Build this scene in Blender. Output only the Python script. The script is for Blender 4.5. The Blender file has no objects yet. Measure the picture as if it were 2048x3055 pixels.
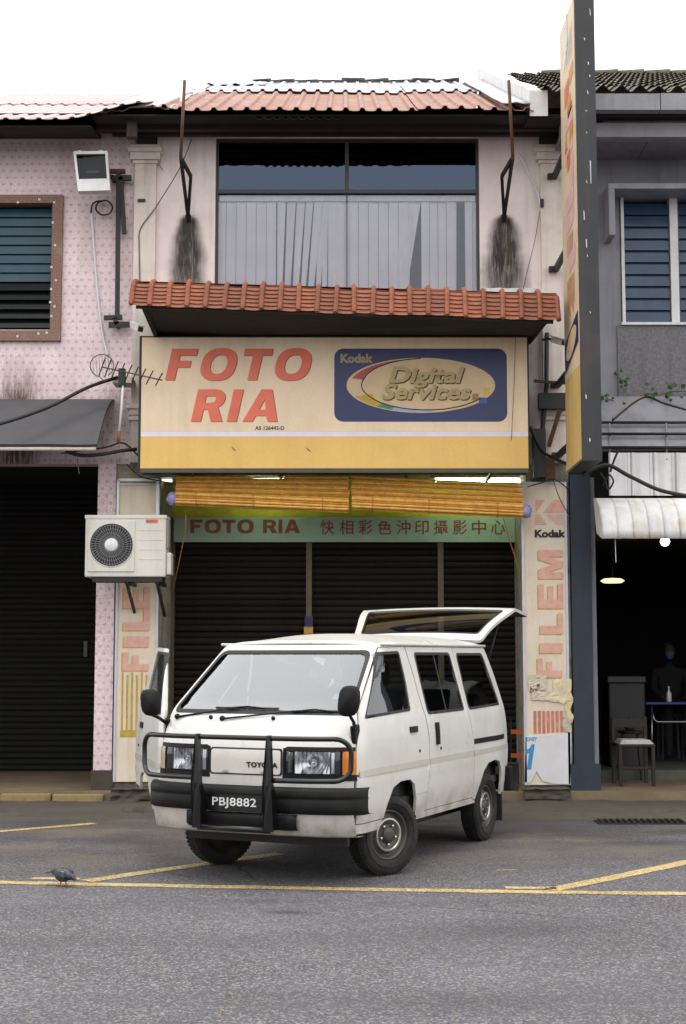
import bpy, bmesh, math, random
from mathutils import Vector, Matrix, noise
from mathutils.geometry import delaunay_2d_cdt
R = math.radians
random.seed(7)
sc = bpy.context.scene
col = sc.collection

# ---------------------------------------------------------------- camera, sky, sun, exposure
FPX, HZ, EYE = 4267.0, 1957.0, 1.65
PITCH = math.atan((HZ - 1527.5) / FPX)
cam = bpy.data.objects.new('camera', bpy.data.cameras.new('camera'))
col.objects.link(cam); sc.camera = cam
cam.location = (0, 0, EYE); cam.rotation_euler = (R(90) + PITCH, 0, 0)
cam.data.sensor_fit = 'HORIZONTAL'; cam.data.sensor_width = 24.0
cam.data.lens = 24.0 * FPX / 2048.0
cam.data.clip_start = 0.05; cam.data.clip_end = 3000
world = bpy.data.worlds.new('World'); sc.world = world; world.use_nodes = True
wt = world.node_tree; bg = wt.nodes['Background']
sky = wt.nodes.new('ShaderNodeTexSky'); sky.sky_type = 'NISHITA'; sky.sun_disc = False
SUN_EL, SUN_AZ = 76.0, 200.0
sky.sun_elevation = R(SUN_EL); sky.sun_rotation = R(SUN_AZ); sky.dust_density = 6; sky.air_density = 1.5
mx = wt.nodes.new('ShaderNodeMix'); mx.data_type = 'RGBA'; mx.inputs[0].default_value = 0.9
wt.links.new(sky.outputs[0], mx.inputs[6]); # overcast cloud layer, brighter towards the zenith as a real overcast sky is
tcw = wt.nodes.new('ShaderNodeTexCoord'); sxw = wt.nodes.new('ShaderNodeSeparateXYZ'); wt.links.new(tcw.outputs['Generated'], sxw.inputs[0])
mrw = wt.nodes.new('ShaderNodeMapRange'); mrw.inputs[3].default_value = 0.58; mrw.inputs[4].default_value = 1.0; wt.links.new(sxw.outputs[2], mrw.inputs[0])
vmw = wt.nodes.new('ShaderNodeVectorMath'); vmw.operation = 'SCALE'; vmw.inputs[0].default_value = (20.8, 20.5, 20.1); wt.links.new(mrw.outputs[0], vmw.inputs['Scale'])
wt.links.new(vmw.outputs[0], mx.inputs[7])
wt.links.new(mx.outputs[2], bg.inputs[0]); bg.inputs[1].default_value = 0.10
sun = bpy.data.objects.new('sun', bpy.data.lights.new('sun', 'SUN')); col.objects.link(sun)
sun.data.energy = 0.75; sun.data.angle = R(25); sun.data.color = (1, .97, .92)
sun.rotation_euler = (R(90 - SUN_EL), 0, R(-12))
sun.location = (0, -5, 20)
sc.view_settings.view_transform = 'Standard'; sc.view_settings.look = 'None'
sc.view_settings.exposure = 0.48; sc.view_settings.gamma = 1.0
try: sc.view_settings.use_curve_mapping = False
except Exception: pass
sc.cycles.max_bounces = 6; sc.cycles.transparent_max_bounces = 12
sc.cycles.caustics_reflective = False; sc.cycles.caustics_refractive = False

# ---------------------------------------------------------------- measuring helpers
K = 2048 / 1568.0
CP, SP = math.cos(PITCH), math.sin(PITCH)
def ray(x, y):
    a = (x * K - 1024) / FPX; b = (1527.5 - y * K) / FPX
    return Vector((a, CP - b * SP, SP + b * CP))
def at(x, y, Y):                       # the point seen at picture position x, y that stands Y metres away
    d = ray(x, y); t = Y / d.y
    return Vector((d.x * t, Y, EYE + d.z * t))
def ground(x, y, z=0.0):
    d = ray(x, y); t = (z - EYE) / d.z
    return Vector((d.x * t, d.y * t, z))
def onx(x, y, X):
    d = ray(x, y); t = X / d.x
    return Vector((X, d.y * t, EYE + d.z * t))
def ax(x, Y, y=900): return at(x, y, Y).x
def az(y, Y): return at(784, y, Y).z
def lerp(a, b, t): return a + (b - a) * t
def interp(x, tab):
    if x <= tab[0][0]: return tab[0][1]
    for (a, va), (b, vb) in zip(tab, tab[1:]):
        if x <= b: return va + (vb - va) * (x - a) / (b - a)
    return tab[-1][1]
def smooth(x, tab):                    # monotone-ish smooth table lookup
    e = 0.03
    return sum(interp(x + k * e, tab) for k in (-1, -.5, 0, .5, 1)) / 5
def sm(a, b, x):
    t = max(0, min(1, (x - a) / (b - a))); return t * t * (3 - 2 * t)

# ---------------------------------------------------------------- materials
def S(h):
    c = [int(h[i:i + 2], 16) / 255 for i in (0, 2, 4)]
    return tuple(v / 12.92 if v <= .04045 else ((v + .055) / 1.055) ** 2.4 for v in c)
class NT:
    def __init__(s, m):
        m.use_nodes = True; s.t = m.node_tree; s.n = s.t.nodes; s.b = s.n['Principled BSDF']
        s.out = s.n['Material Output']; s._c = None
    def link(s, a, b): s.t.links.new(a, b)
    def setin(s, sock, v):
        if hasattr(v, 'is_linked') or isinstance(v, bpy.types.NodeSocket): s.link(v, sock)
        else: sock.default_value = v
    def co(s):
        if s._c is None: s._c = s.n.new('ShaderNodeTexCoord').outputs['Object']
        return s._c
    def m(s, op, a, b=0.0, c=None):
        n = s.n.new('ShaderNodeMath'); n.operation = op
        s.setin(n.inputs[0], a); s.setin(n.inputs[1], b)
        if c is not None: s.setin(n.inputs[2], c)
        return n.outputs[0]
    def xyz(s):
        n = s.n.new('ShaderNodeSeparateXYZ'); s.link(s.co(), n.inputs[0]); return n.outputs
    def noise(s, scale, detail=3, rough=.6, stretch=None, dist=0):
        n = s.n.new('ShaderNodeTexNoise'); n.inputs['Scale'].default_value = scale
        n.inputs['Detail'].default_value = detail; n.inputs['Roughness'].default_value = rough
        n.inputs['Distortion'].default_value = dist
        if stretch:
            mp = s.n.new('ShaderNodeMapping'); mp.inputs['Scale'].default_value = stretch
            s.link(s.co(), mp.inputs[0]); s.link(mp.outputs[0], n.inputs['Vector'])
        else: s.link(s.co(), n.inputs['Vector'])
        return n.outputs['Fac']
    def ramp(s, v, lo, hi, a=0.0, b=1.0):
        n = s.n.new('ShaderNodeMapRange'); n.clamp = True
        s.setin(n.inputs[0], v); n.inputs[1].default_value = lo; n.inputs[2].default_value = hi
        n.inputs[3].default_value = a; n.inputs[4].default_value = b
        return n.outputs[0]
    def mix(s, f, a, b, mode='MIX'):
        n = s.n.new('ShaderNodeMix'); n.data_type = 'RGBA'; n.blend_type = mode
        s.setin(n.inputs[0], f)
        for sock, v in ((n.inputs[6], a), (n.inputs[7], b)):
            if isinstance(v, tuple): sock.default_value = (*v[:3], 1)
            else: s.link(v, sock)
        return n.outputs[2]
    def attr(s, name):
        n = s.n.new('ShaderNodeAttribute'); n.attribute_name = name; return n.outputs['Fac']
    def bump(s, h, strength=.3, dist=.01):
        n = s.n.new('ShaderNodeBump'); n.inputs['Strength'].default_value = strength
        n.inputs['Distance'].default_value = dist
        s.link(h, n.inputs['Height']); s.link(n.outputs[0], s.b.inputs['Normal'])
MATS = {}
def mat(name, base, rough=.6, metal=0.0, var=.18, vscale=6.0, dirt=0.0, dirtcol=(.05, .045, .035), dscale=1.2,
        bump=0.0, bscale=80.0, streak=0.0, fine=.10, coat=0.0, stain=None, emit=None, spec=None, fscale=140, rnd=0.0):
    if name in MATS: return MATS[name]
    if isinstance(base, str): base = S(base)
    m = bpy.data.materials.new(name); MATS[name] = m; t = NT(m); b = t.b
    c = t.mix(t.ramp(t.noise(vscale, 4), .3, .7), tuple(v * (1 - var) for v in base), tuple(min(.95, v * (1 + var * .7)) for v in base))
    if fine: c = t.mix(t.ramp(t.noise(fscale, 2), .35, .65, 0, 1), t.mix(fine, c, (0, 0, 0)), c)
    if dirt: c = t.mix(t.m('MULTIPLY', t.ramp(t.noise(dscale, 6, .65), .5, .72), dirt), c, dirtcol)
    if streak: c = t.mix(t.m('MULTIPLY', t.ramp(t.noise(1.0, 4, .6, (9, 9, .55)), .5, .75), streak), c, dirtcol)
    if rnd:
        oi = t.n.new('ShaderNodeObjectInfo'); c = t.mix(t.m('MULTIPLY', oi.outputs['Random'], rnd), c, dirtcol)
    if stain:
        f = t.m('MULTIPLY', t.attr('stain'), t.ramp(t.noise(6, 6, .75, (7, 7, .7)), .3, .6, .84, 1.3))
        c = t.mix(t.m('MULTIPLY', f, .88), c, t.mix(t.ramp(t.noise(3.5, 4), .42, .62), stain, tuple(v * 3.2 for v in S('57503f')) if 0 else S('4a4234')))
    t.link(c, b.inputs['Base Color'])
    b.inputs['Roughness'].default_value = rough; b.inputs['Metallic'].default_value = metal
    if spec is not None: b.inputs['Specular IOR Level'].default_value = spec
    if coat: b.inputs['Coat Weight'].default_value = coat; b.inputs['Coat Roughness'].default_value = .05
    if bump: t.bump(t.noise(bscale, 4), bump, .01)
    if emit:
        b.inputs['Emission Color'].default_value = (*emit[0], 1); b.inputs['Emission Strength'].default_value = emit[1]
    return m
def glass(name, tint=(.75, .82, .84), ior=1.55, boost=1.0, rough=.02, gcol=(.92, .96, 1)):
    if name in MATS: return MATS[name]
    m = bpy.data.materials.new(name); MATS[name] = m; t = NT(m)
    tr = t.n.new('ShaderNodeBsdfTransparent'); tr.inputs[0].default_value = (*tint, 1)
    gl = t.n.new('ShaderNodeBsdfGlossy'); gl.inputs['Roughness'].default_value = rough
    gl.inputs[0].default_value = (*gcol, 1)
    fr = t.n.new('ShaderNodeFresnel'); fr.inputs[0].default_value = ior
    ms = t.n.new('ShaderNodeMixShader')
    t.link(t.m('MINIMUM', t.m('MULTIPLY', fr.outputs[0], boost), 1.0), ms.inputs[0])
    t.link(tr.outputs[0], ms.inputs[1]); t.link(gl.outputs[0], ms.inputs[2]); t.link(ms.outputs[0], t.out.inputs[0])
    return m

# ---------------------------------------------------------------- mesh helpers
class MB:
    def __init__(s): s.v = []; s.f = []; s.mi = []
    def add(s, vs, fs, mi=0):
        o = len(s.v); s.v += [tuple(v) for v in vs]; s.f += [tuple(i + o for i in f) for f in fs]; s.mi += [mi] * len(fs); return s
    def box(s, x0, x1, y0, y1, z0, z1, mi=0):
        x0, x1 = sorted((x0, x1)); y0, y1 = sorted((y0, y1)); z0, z1 = sorted((z0, z1))
        return s.add([(x, y, z) for x in (x0, x1) for y in (y0, y1) for z in (z0, z1)],
                     [(0, 1, 3, 2), (4, 6, 7, 5), (0, 4, 5, 1), (2, 3, 7, 6), (0, 2, 6, 4), (1, 5, 7, 3)], mi)
    def quad(s, a, b, c, d, mi=0): return s.add([a, b, c, d], [(0, 1, 2, 3)], mi)
    def poly(s, pts, mi=0): return s.add(pts, [tuple(range(len(pts)))], mi)
    def bar(s, p, q, w, h, up=(0, 0, 1), mi=0, w2=None, h2=None):
        p = Vector(p); q = Vector(q); d = (q - p).normalized(); up = Vector(up)
        if abs(d.dot(up)) > .97: up = Vector((0, 1, 0))
        a = d.cross(up).normalized(); b = a.cross(d); vs = []
        for c, ww, hh in ((p, w, h), (q, w2 or w, h2 or h)):
            for i, j in ((-1, -1), (1, -1), (1, 1), (-1, 1)): vs.append(c + a * (i * ww / 2) + b * (j * hh / 2))
        return s.add(vs, [(3, 2, 1, 0), (4, 5, 6, 7), (0, 1, 5, 4), (1, 2, 6, 5), (2, 3, 7, 6), (3, 0, 4, 7)], mi)
    def tube(s, path, r, n=8, mi=0, cap=True):
        path = [Vector(p) for p in path]; N = len(path); rr = r if hasattr(r, '__len__') else [r] * N
        vs = []; up = None
        for i, p in enumerate(path):
            d = (path[min(i + 1, N - 1)] - path[max(i - 1, 0)]).normalized()
            if up is None:
                up = Vector((0, 0, 1)) if abs(d.z) < .9 else Vector((0, 1, 0))
            a = d.cross(up)
            if a.length < 1e-4: a = d.cross(Vector((1, 0, 0)))
            a.normalize(); b = a.cross(d).normalized(); up = b
            for k in range(n):
                t = 2 * math.pi * k / n; vs.append(p + (a * math.cos(t) + b * math.sin(t)) * rr[i])
        fs = [(i * n + k, i * n + (k + 1) % n, (i + 1) * n + (k + 1) % n, (i + 1) * n + k) for i in range(N - 1) for k in range(n)]
        if cap: fs += [tuple(range(n))[::-1], tuple((N - 1) * n + k for k in range(n))]
        return s.add(vs, fs, mi)
    def lathe(s, prof, n, M=None, mi=0, cap=True):        # prof [(r, h)] about local z
        vs = []; M = M or Matrix()
        for r, h in prof:
            for k in range(n):
                t = 2 * math.pi * k / n; vs.append(M @ Vector((r * math.cos(t), r * math.sin(t), h)))
        fs = [(i * n + k, i * n + (k + 1) % n, (i + 1) * n + (k + 1) % n, (i + 1) * n + k) for i in range(len(prof) - 1) for k in range(n)]
        if cap and prof[0][0] > 1e-6: fs.append(tuple(range(n))[::-1])
        if cap and prof[-1][0] > 1e-6: fs.append(tuple((len(prof) - 1) * n + k for k in range(n)))
        return s.add(vs, fs, mi)
    def grid(s, fn, nu, nv, mi=0, flip=False):
        vs = [fn(i / nu, j / nv) for j in range(nv + 1) for i in range(nu + 1)]
        w = nu + 1; fs = [(j * w + i, j * w + i + 1, (j + 1) * w + i + 1, (j + 1) * w + i) for j in range(nv) for i in range(nu)]
        if flip: fs = [f[::-1] for f in fs]
        return s.add(vs, fs, mi)
    def prism(s, pts, off, mi=0):               # closed polygon pushed along off
        n = len(pts); off = Vector(off); a = [Vector(p) for p in pts]
        return s.add(a + [p + off for p in a], [tuple(range(n))[::-1], tuple(range(n, 2 * n))] +
                     [(i, (i + 1) % n, n + (i + 1) % n, n + i) for i in range(n)], mi)
    def mesh(s, name, mats, smooth=False, bevel=0, seg=2, weld=False):
        me = bpy.data.meshes.new(name); me.from_pydata(s.v, [], s.f)
        for m in (mats if isinstance(mats, (list, tuple)) else [mats]): me.materials.append(m)
        for p, i in zip(me.polygons, s.mi): p.material_index = i; p.use_smooth = smooth
        if bevel or weld:
            bm = bmesh.new(); bm.from_mesh(me)
            if weld: bmesh.ops.remove_doubles(bm, verts=bm.verts, dist=1e-4)
            bmesh.ops.recalc_face_normals(bm, faces=bm.faces)
            if bevel:
                es = [e for e in bm.edges if e.is_manifold and e.calc_face_angle(0) > R(30)]
                bmesh.ops.bevel(bm, geom=es, offset=bevel, segments=seg, affect='EDGES', profile=.5)
            bm.to_mesh(me); bm.free()
        me.update(); return me
    def build(s, name, mats, parent=None, smooth=False, bevel=0, seg=2, weld=False):
        return link(name, s.mesh(name, mats, smooth, bevel, seg, weld), parent)
LOCAL = set()
def link(name, me, parent=None):
    o = bpy.data.objects.new(name, me); col.objects.link(o)
    if parent is not None:
        o.parent = parent
        if parent.type == 'EMPTY' and parent.name not in LOCAL and parent.parent is None:
            o.matrix_parent_inverse = parent.matrix_basis.inverted()
    return o
def empty(name, loc, label, cat, group=None, rz=0, local=False):
    o = bpy.data.objects.new(name, None); col.objects.link(o); o.location = loc; o.rotation_euler = (0, 0, rz)
    o.empty_display_size = .2
    if local: LOCAL.add(o.name)
    return tag(o, label, cat, group)
def tag(o, label=None, cat=None, group=None, kind=None):
    if label: o['label'] = label
    if cat: o['category'] = cat
    if group: o['group'] = group
    if kind: o['kind'] = kind
    return o
def copy_at(src, parent, loc=None, M=None):
    c = src.copy(); col.objects.link(c); c.parent = parent
    if M is not None: c.matrix_basis = M
    elif loc is not None: c.location = loc
    return c
def inpoly(x, y, P):
    r = False; n = len(P)
    for i in range(n):
        x1, y1 = P[i]; x2, y2 = P[i - 1]
        if (y1 > y) != (y2 > y) and x < (x2 - x1) * (y - y1) / (y2 - y1) + x1: r = not r
    return r
def fill(loops, holes=(), step=0.0):            # triangles that fill the union of loops minus holes
    vs, es = [], []
    for L in list(loops) + list(holes):
        o = len(vs); n = len(L); P = []
        for i in range(n):
            a = Vector(L[i]); b = Vector(L[(i + 1) % n]); P.append(a)
            if step:
                k = int((b - a).length / step)
                for j in range(1, k): P.append(a.lerp(b, j / k))
        vs += P; m = len(P); es += [(o + i, o + (i + 1) % m) for i in range(m)]
    if step:
        xs = [v.x for v in vs]; ys = [v.y for v in vs]
        x = min(xs); row = 0
        y = min(ys) + step / 2
        while y < max(ys):
            x = min(xs) + (step / 2 if row % 2 else 0)
            while x < max(xs):
                if any(inpoly(x, y, L) for L in loops) and not any(inpoly(x, y, H) for H in holes): vs.append(Vector((x, y)))
                x += step
            y += step * .87; row += 1
    r = delaunay_2d_cdt(vs, es, [], 0, 1e-5)
    ov, of = r[0], r[2]; keep = []
    for f in of:
        cx = sum(ov[i].x for i in f) / len(f); cy = sum(ov[i].y for i in f) / len(f)
        if any(inpoly(cx, cy, L) for L in loops) and not any(inpoly(cx, cy, H) for H in holes): keep.append(tuple(f))
    return [(v.x, v.y) for v in ov], keep
def sheet(fn, loops, holes=(), step=0.0, flip=False):
    vs, fs = fill(loops, holes, step); mb = MB()
    used = sorted({i for f in fs for i in f}); ix = {k: n for n, k in enumerate(used)}
    mb.add([fn(*vs[i]) for i in used], [tuple(ix[i] for i in (f[::-1] if flip else f)) for f in fs]); return mb
def rrect(x0, x1, y0, y1, r, n=5):
    P = []
    for cx, cy, a in ((x1 - r, y1 - r, 0), (x0 + r, y1 - r, 90), (x0 + r, y0 + r, 180), (x1 - r, y0 + r, 270)):
        for k in range(n + 1):
            t = R(a + 90 * k / n); P.append((cx + r * math.cos(t), cy + r * math.sin(t)))
    return P
def rpoly(pts, r, n=4):                          # polygon with rounded corners
    out = []; N = len(pts)
    for i in range(N):
        p = Vector(pts[i]); a = Vector(pts[i - 1]) - p; b = Vector(pts[(i + 1) % N]) - p
        k = min(r, a.length * .45, b.length * .45); A = p + a.normalized() * k; B = p + b.normalized() * k
        for j in range(n + 1):
            t = j / n; q = A * (1 - t) ** 2 + p * 2 * t * (1 - t) + B * t * t; out.append((q.x, q.y))
    return out
def ell(cx, cy, rx, ry, n=40, a0=0, a1=360):
    return [(cx + rx * math.cos(R(lerp(a0, a1, k / n))), cy + ry * math.sin(R(lerp(a0, a1, k / n)))) for k in range(n if a1 - a0 == 360 else n + 1)]
def solid(o, t, edge=True, off=-1, moff=0):
    m = o.modifiers.new('thickness', 'SOLIDIFY'); m.thickness = t; m.offset = off; m.material_offset = moff; m.material_offset_rim = 0
    if edge: e = o.modifiers.new('split', 'EDGE_SPLIT'); e.split_angle = R(40)
    return o
# lettering -------------------------------------------------------
def superO(cx, cy, rx, ry, p=2.4, n=36):
    P = []
    for k in range(n):
        t = 2 * math.pi * k / n; c, s = math.cos(t), math.sin(t)
        P.append((cx + rx * math.copysign(abs(c) ** (2 / p), c), cy + ry * math.copysign(abs(s) ** (2 / p), s)))
    return P
def glyph(ch, t=.27):                            # heavy grotesque capitals, unit height: (loops, holes, width)
    if ch == 'F': return [[(0, 0), (t, 0), (t, .40), (.62, .40), (.62, .62), (t, .62), (t, .78), (.74, .78), (.74, 1), (0, 1)]], [], .78
    if ch == 'E': return [[(0, 0), (.76, 0), (.76, .22), (t, .22), (t, .40), (.68, .40), (.68, .61), (t, .61), (t, .78), (.74, .78), (.74, 1), (0, 1)]], [], .8
    if ch == 'L': return [[(0, 0), (.70, 0), (.70, .23), (t, .23), (t, 1), (0, 1)]], [], .74
    if ch == 'I': return [[(0, 0), (t, 0), (t, 1), (0, 1)]], [], t + .04
    if ch == 'T': return [[(.265, 0), (.265 + t, 0), (.265 + t, .78), (.8, .78), (.8, 1), (0, 1), (0, .78), (.265, .78)]], [], .82
    if ch == 'O': return [superO(.5, .5, .5, .52, 2.5)], [superO(.5, .5, .235, .30, 2.3)], 1.0
    if ch == 'A': return [[(0, 0), (.27, 0), (.335, .18), (.635, .18), (.70, 0), (.98, 0), (.64, 1), (.34, 1)]], [[(.395, .37), (.58, .37), (.487, .70)]], .98
    if ch == 'M': return [[(0, 0), (.24, 0), (.24, .62), (.42, 0), (.62, 0), (.80, .62), (.80, 0), (1.04, 0), (1.04, 1), (.70, 1), (.52, .40), (.34, 1), (0, 1)]], [], 1.08
    if ch == 'R':
        bowl = [(.52 + .30 * math.cos(R(a)), .705 + .295 * math.sin(R(a))) for a in range(90, -91, -15)]
        return [[(0, 0), (t, 0), (t, .37), (.40, .37), (.56, 0), (.88, 0), (.68, .43)] + bowl[::-1][2:] + [(0, 1)]], \
               [[(t, .58), (.47, .58), (.545, .62), (.56, .69), (.545, .76), (.47, .79), (t, .79)]], .88
    if ch == '1': return [[(.22, 0), (.5, 0), (.5, 1), (.30, 1), (.2, .84), (0, .78), (0, .62), (.22, .64)]], [], .55
    return [], [], .4
def letters(text, fn, x, y, h, wscale=1.0, gap=.08, shear=0.0, name='letter', mats=None, parent=None, t=.27, rot=False):
    """each letter a flat mesh of its own; fn maps flat (x, y) to the board"""
    out = []
    for ch in text:
        lo, ho, w = glyph(ch, t)
        if lo:
            def tr(L): return [(x + (px * wscale + py * shear) * h, y + py * h) for px, py in L]
            if rot:
                def tr(L): return [(x - py * h, y + (px * wscale) * h) for px, py in L]
            o = sheet(fn, [tr(L) for L in lo], [tr(L) for L in ho]).build(name, mats, parent); out.append(o)
        if rot: y += (w * wscale + gap) * h
        else: x += (w * wscale + gap) * h
    return out
def fonttext(body, M, width, height, mats, parent, name='lettering', offset=.02, shear=0.0, spacing=1.0):
    c = bpy.data.curves.new('text', 'FONT'); c.body = body; c.offset = offset; c.shear = shear; c.space_character = spacing
    c.resolution_u = 3
    o = bpy.data.objects.new('text', c); col.objects.link(o); bpy.context.view_layer.update()
    me = bpy.data.meshes.new_from_object(o.evaluated_get(bpy.context.evaluated_depsgraph_get()))
    bpy.data.objects.remove(o); bpy.data.curves.remove(c)
    xs = [v.co.x for v in me.vertices]; ys = [v.co.y for v in me.vertices]
    x0, x1, y0, y1 = min(xs), max(xs), min(ys), max(ys)
    for v in me.vertices:
        v.co = M @ Vector(((v.co.x - x0) / (x1 - x0) * width, (v.co.y - y0) / (y1 - y0) * height, 0))
    me.name = name; me.materials.clear(); me.materials.append(mats)
    return link(name, me, parent)
def facing(x, Y, z):                             # flat text frame on a plane that faces the street
    return Matrix(((1, 0, 0, x), (0, 0, -1, Y), (0, 1, 0, z), (0, 0, 0, 1)))
# ---------------------------------------------------------------- surfaces
def star_tile():
    m = bpy.data.materials.new('star_tile'); t = NT(m); X = t.xyz(); s = .094
    row = t.m('FLOOR', t.m('DIVIDE', X[2], s * .87)); par = t.m('FLOORED_MODULO', row, 2.0)
    cx = t.m('SUBTRACT', t.m('FRACT', t.m('ADD', t.m('DIVIDE', t.m('ADD', X[0], X[1]), s), t.m('MULTIPLY', par, .5))), .5)
    cz = t.m('SUBTRACT', t.m('FRACT', t.m('DIVIDE', X[2], s * .87)), .5)
    r = t.m('SQRT', t.m('ADD', t.m('MULTIPLY', cx, cx), t.m('MULTIPLY', cz, cz)))
    th = t.m('ARCTAN2', cz, cx)
    edge = t.m('MULTIPLY_ADD', t.m('COSINE', t.m('MULTIPLY', th, 6.0)), .13, .17)
    star = t.ramp(t.m('SUBTRACT', edge, r), -.02, .07)
    base = t.mix(t.ramp(t.noise(3, 4), .3, .7), S('e6d4d7'), S('f2e6e6'))
    base = t.mix(t.ramp(t.noise(70, 2), .4, .65), base, S('d8b9bf'))
    wn = t.n.new('ShaderNodeTexWhiteNoise'); wn.noise_dimensions = '2D'; cv = t.n.new('ShaderNodeCombineXYZ')
    t.link(t.m('FLOOR', t.m('ADD', t.m('DIVIDE', X[0], .2), .5)), cv.inputs[0]); t.link(t.m('FLOOR', t.m('ADD', t.m('DIVIDE', X[2], .2), .5)), cv.inputs[1]); t.link(cv.outputs[0], wn.inputs['Vector'])
    base = t.mix(t.m('MULTIPLY', wn.outputs['Value'], .20), base, S('a8949a'))
    g1 = t.ramp(t.m('ABSOLUTE', t.m('SUBTRACT', t.m('FRACT', t.m('ADD', t.m('DIVIDE', X[0], .2), .5)), .5)), .485, .497); g2 = t.ramp(t.m('ABSOLUTE', t.m('SUBTRACT', t.m('FRACT', t.m('ADD', t.m('DIVIDE', X[2], .2), .5)), .5)), .485, .497)
    base = t.mix(t.m('MULTIPLY', t.m('MAXIMUM', g1, g2), t.ramp(t.noise(2.5, 4), .35, .65, .1, .5)), base, S('8a7278'))
    c = t.mix(t.m('MULTIPLY', star, t.ramp(t.noise(9, 2), .2, .6, .3, .7)), base, S('8f6a76'))
    c = t.mix(t.m('MULTIPLY', t.ramp(t.noise(1, 5, .65, (2.2, 2.2, .35)), .56, .78), .38), c, S('6a5a44'))
    f = t.m('MULTIPLY', t.attr('stain'), t.ramp(t.noise(6, 5, .7, (5, 5, .5)), .3, .62, .1, 1.0))
    c = t.mix(f, c, S('55432f'))
    t.link(c, t.b.inputs['Base Color']); t.b.inputs['Roughness'].default_value = .45
    # tile joints as fine relief
    gx = t.ramp(t.m('ABSOLUTE', t.m('SUBTRACT', t.m('FRACT', t.m('DIVIDE', X[0], .2)), .5)), .47, .5)
    gz = t.ramp(t.m('ABSOLUTE', t.m('SUBTRACT', t.m('FRACT', t.m('DIVIDE', X[2], .2)), .5)), .47, .5)
    t.bump(t.m('SUBTRACT', t.noise(40, 3), t.m('MAXIMUM', gx, gz)), .25, .004)
    return m
def asphalt():
    m = bpy.data.materials.new('asphalt'); t = NT(m); X = t.xyz()
    big = t.ramp(t.noise(.38, 6, .62), .34, .66); mid = t.ramp(t.noise(2.6, 5, .65), .3, .7)
    c = t.mix(big, S('45444b'), S('5f5d67')); c = t.mix(t.m('MULTIPLY', mid, .55), c, S('454342'))
    v = t.n.new('ShaderNodeTexVoronoi'); v.inputs['Scale'].default_value = 88; t.link(t.co(), v.inputs['Vector'])
    sep = t.n.new('ShaderNodeSeparateColor'); t.link(v.outputs['Color'], sep.inputs[0])
    c = t.mix(t.ramp(sep.outputs[0], .62, .95, 0, .5), c, S('a3a09f')); c = t.mix(t.ramp(sep.outputs[1], .55, .95, 0, .6), c, S('232427'))
    c = t.mix(t.ramp(sep.outputs[2], .985, .99, 0, .5), c, S('b58d4a'))
    # darker towards the kerb, in noise-broken patches
    near = t.ramp(X[1], 10.6, 14.2)
    c = t.mix(t.m('MULTIPLY', near, t.ramp(t.noise(.9, 6, .62, (1, 1.8, 1)), .34, .60, .25, .85)), c, S('2a2824'))
    sand = t.m('MULTIPLY', t.m('MULTIPLY', t.ramp(X[1], 11.0, 12.4), t.ramp(X[1], 15.0, 13.6)), t.ramp(t.noise(.7, 5, .6), .44, .64, 0, .6))
    c = t.mix(sand, c, S('736657'))
    w = t.n.new('ShaderNodeTexVoronoi'); w.feature = 'DISTANCE_TO_EDGE'; w.inputs['Scale'].default_value = .34
    mp = t.n.new('ShaderNodeMix'); mp.data_type = 'VECTOR'; mp.inputs[0].default_value = .12
    nn = t.n.new('ShaderNodeTexNoise'); nn.inputs['Scale'].default_value = 2.2; nn.inputs['Detail'].default_value = 4
    t.link(t.co(), nn.inputs['Vector']); t.link(t.co(), mp.inputs[4]); t.link(nn.outputs['Color'], mp.inputs[5]); t.link(mp.outputs[1], w.inputs['Vector'])
    crack = t.m('MULTIPLY', t.ramp(w.outputs['Distance'], .004, .0), t.ramp(t.noise(.6, 2), .52, .62))
    c = t.mix(t.m('MULTIPLY', crack, .75), c, (.012, .012, .012))
    band = t.ramp(t.noise(1, 5, .6, (.22, 1.1, 1)), .46, .66, 0, .40); c = t.mix(band, c, S('3c3b3e'))
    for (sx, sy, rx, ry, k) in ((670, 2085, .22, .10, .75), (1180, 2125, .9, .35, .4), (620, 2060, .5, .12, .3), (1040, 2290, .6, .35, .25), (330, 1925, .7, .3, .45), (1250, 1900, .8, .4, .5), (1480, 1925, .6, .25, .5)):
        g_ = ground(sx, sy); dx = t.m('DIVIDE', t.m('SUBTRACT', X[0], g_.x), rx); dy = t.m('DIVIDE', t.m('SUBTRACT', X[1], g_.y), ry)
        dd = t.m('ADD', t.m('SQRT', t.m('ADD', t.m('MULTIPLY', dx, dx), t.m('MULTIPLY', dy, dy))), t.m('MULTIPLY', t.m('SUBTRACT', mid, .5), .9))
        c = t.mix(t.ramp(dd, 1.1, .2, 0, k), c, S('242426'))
    spots = t.ramp(t.noise(5.5, 3, .5), .70, .76); c = t.mix(t.m('MULTIPLY', spots, .55), c, S('26262a'))
    t.link(c, t.b.inputs['Base Color']); t.b.inputs['Roughness'].default_value = .82
    t.bump(t.m('SUBTRACT', t.m('ADD', v.outputs['Distance'], t.m('MULTIPLY', t.noise(14, 4), .8)), t.m('MULTIPLY', crack, 2.0)), .55, .012)
    return m
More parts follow.
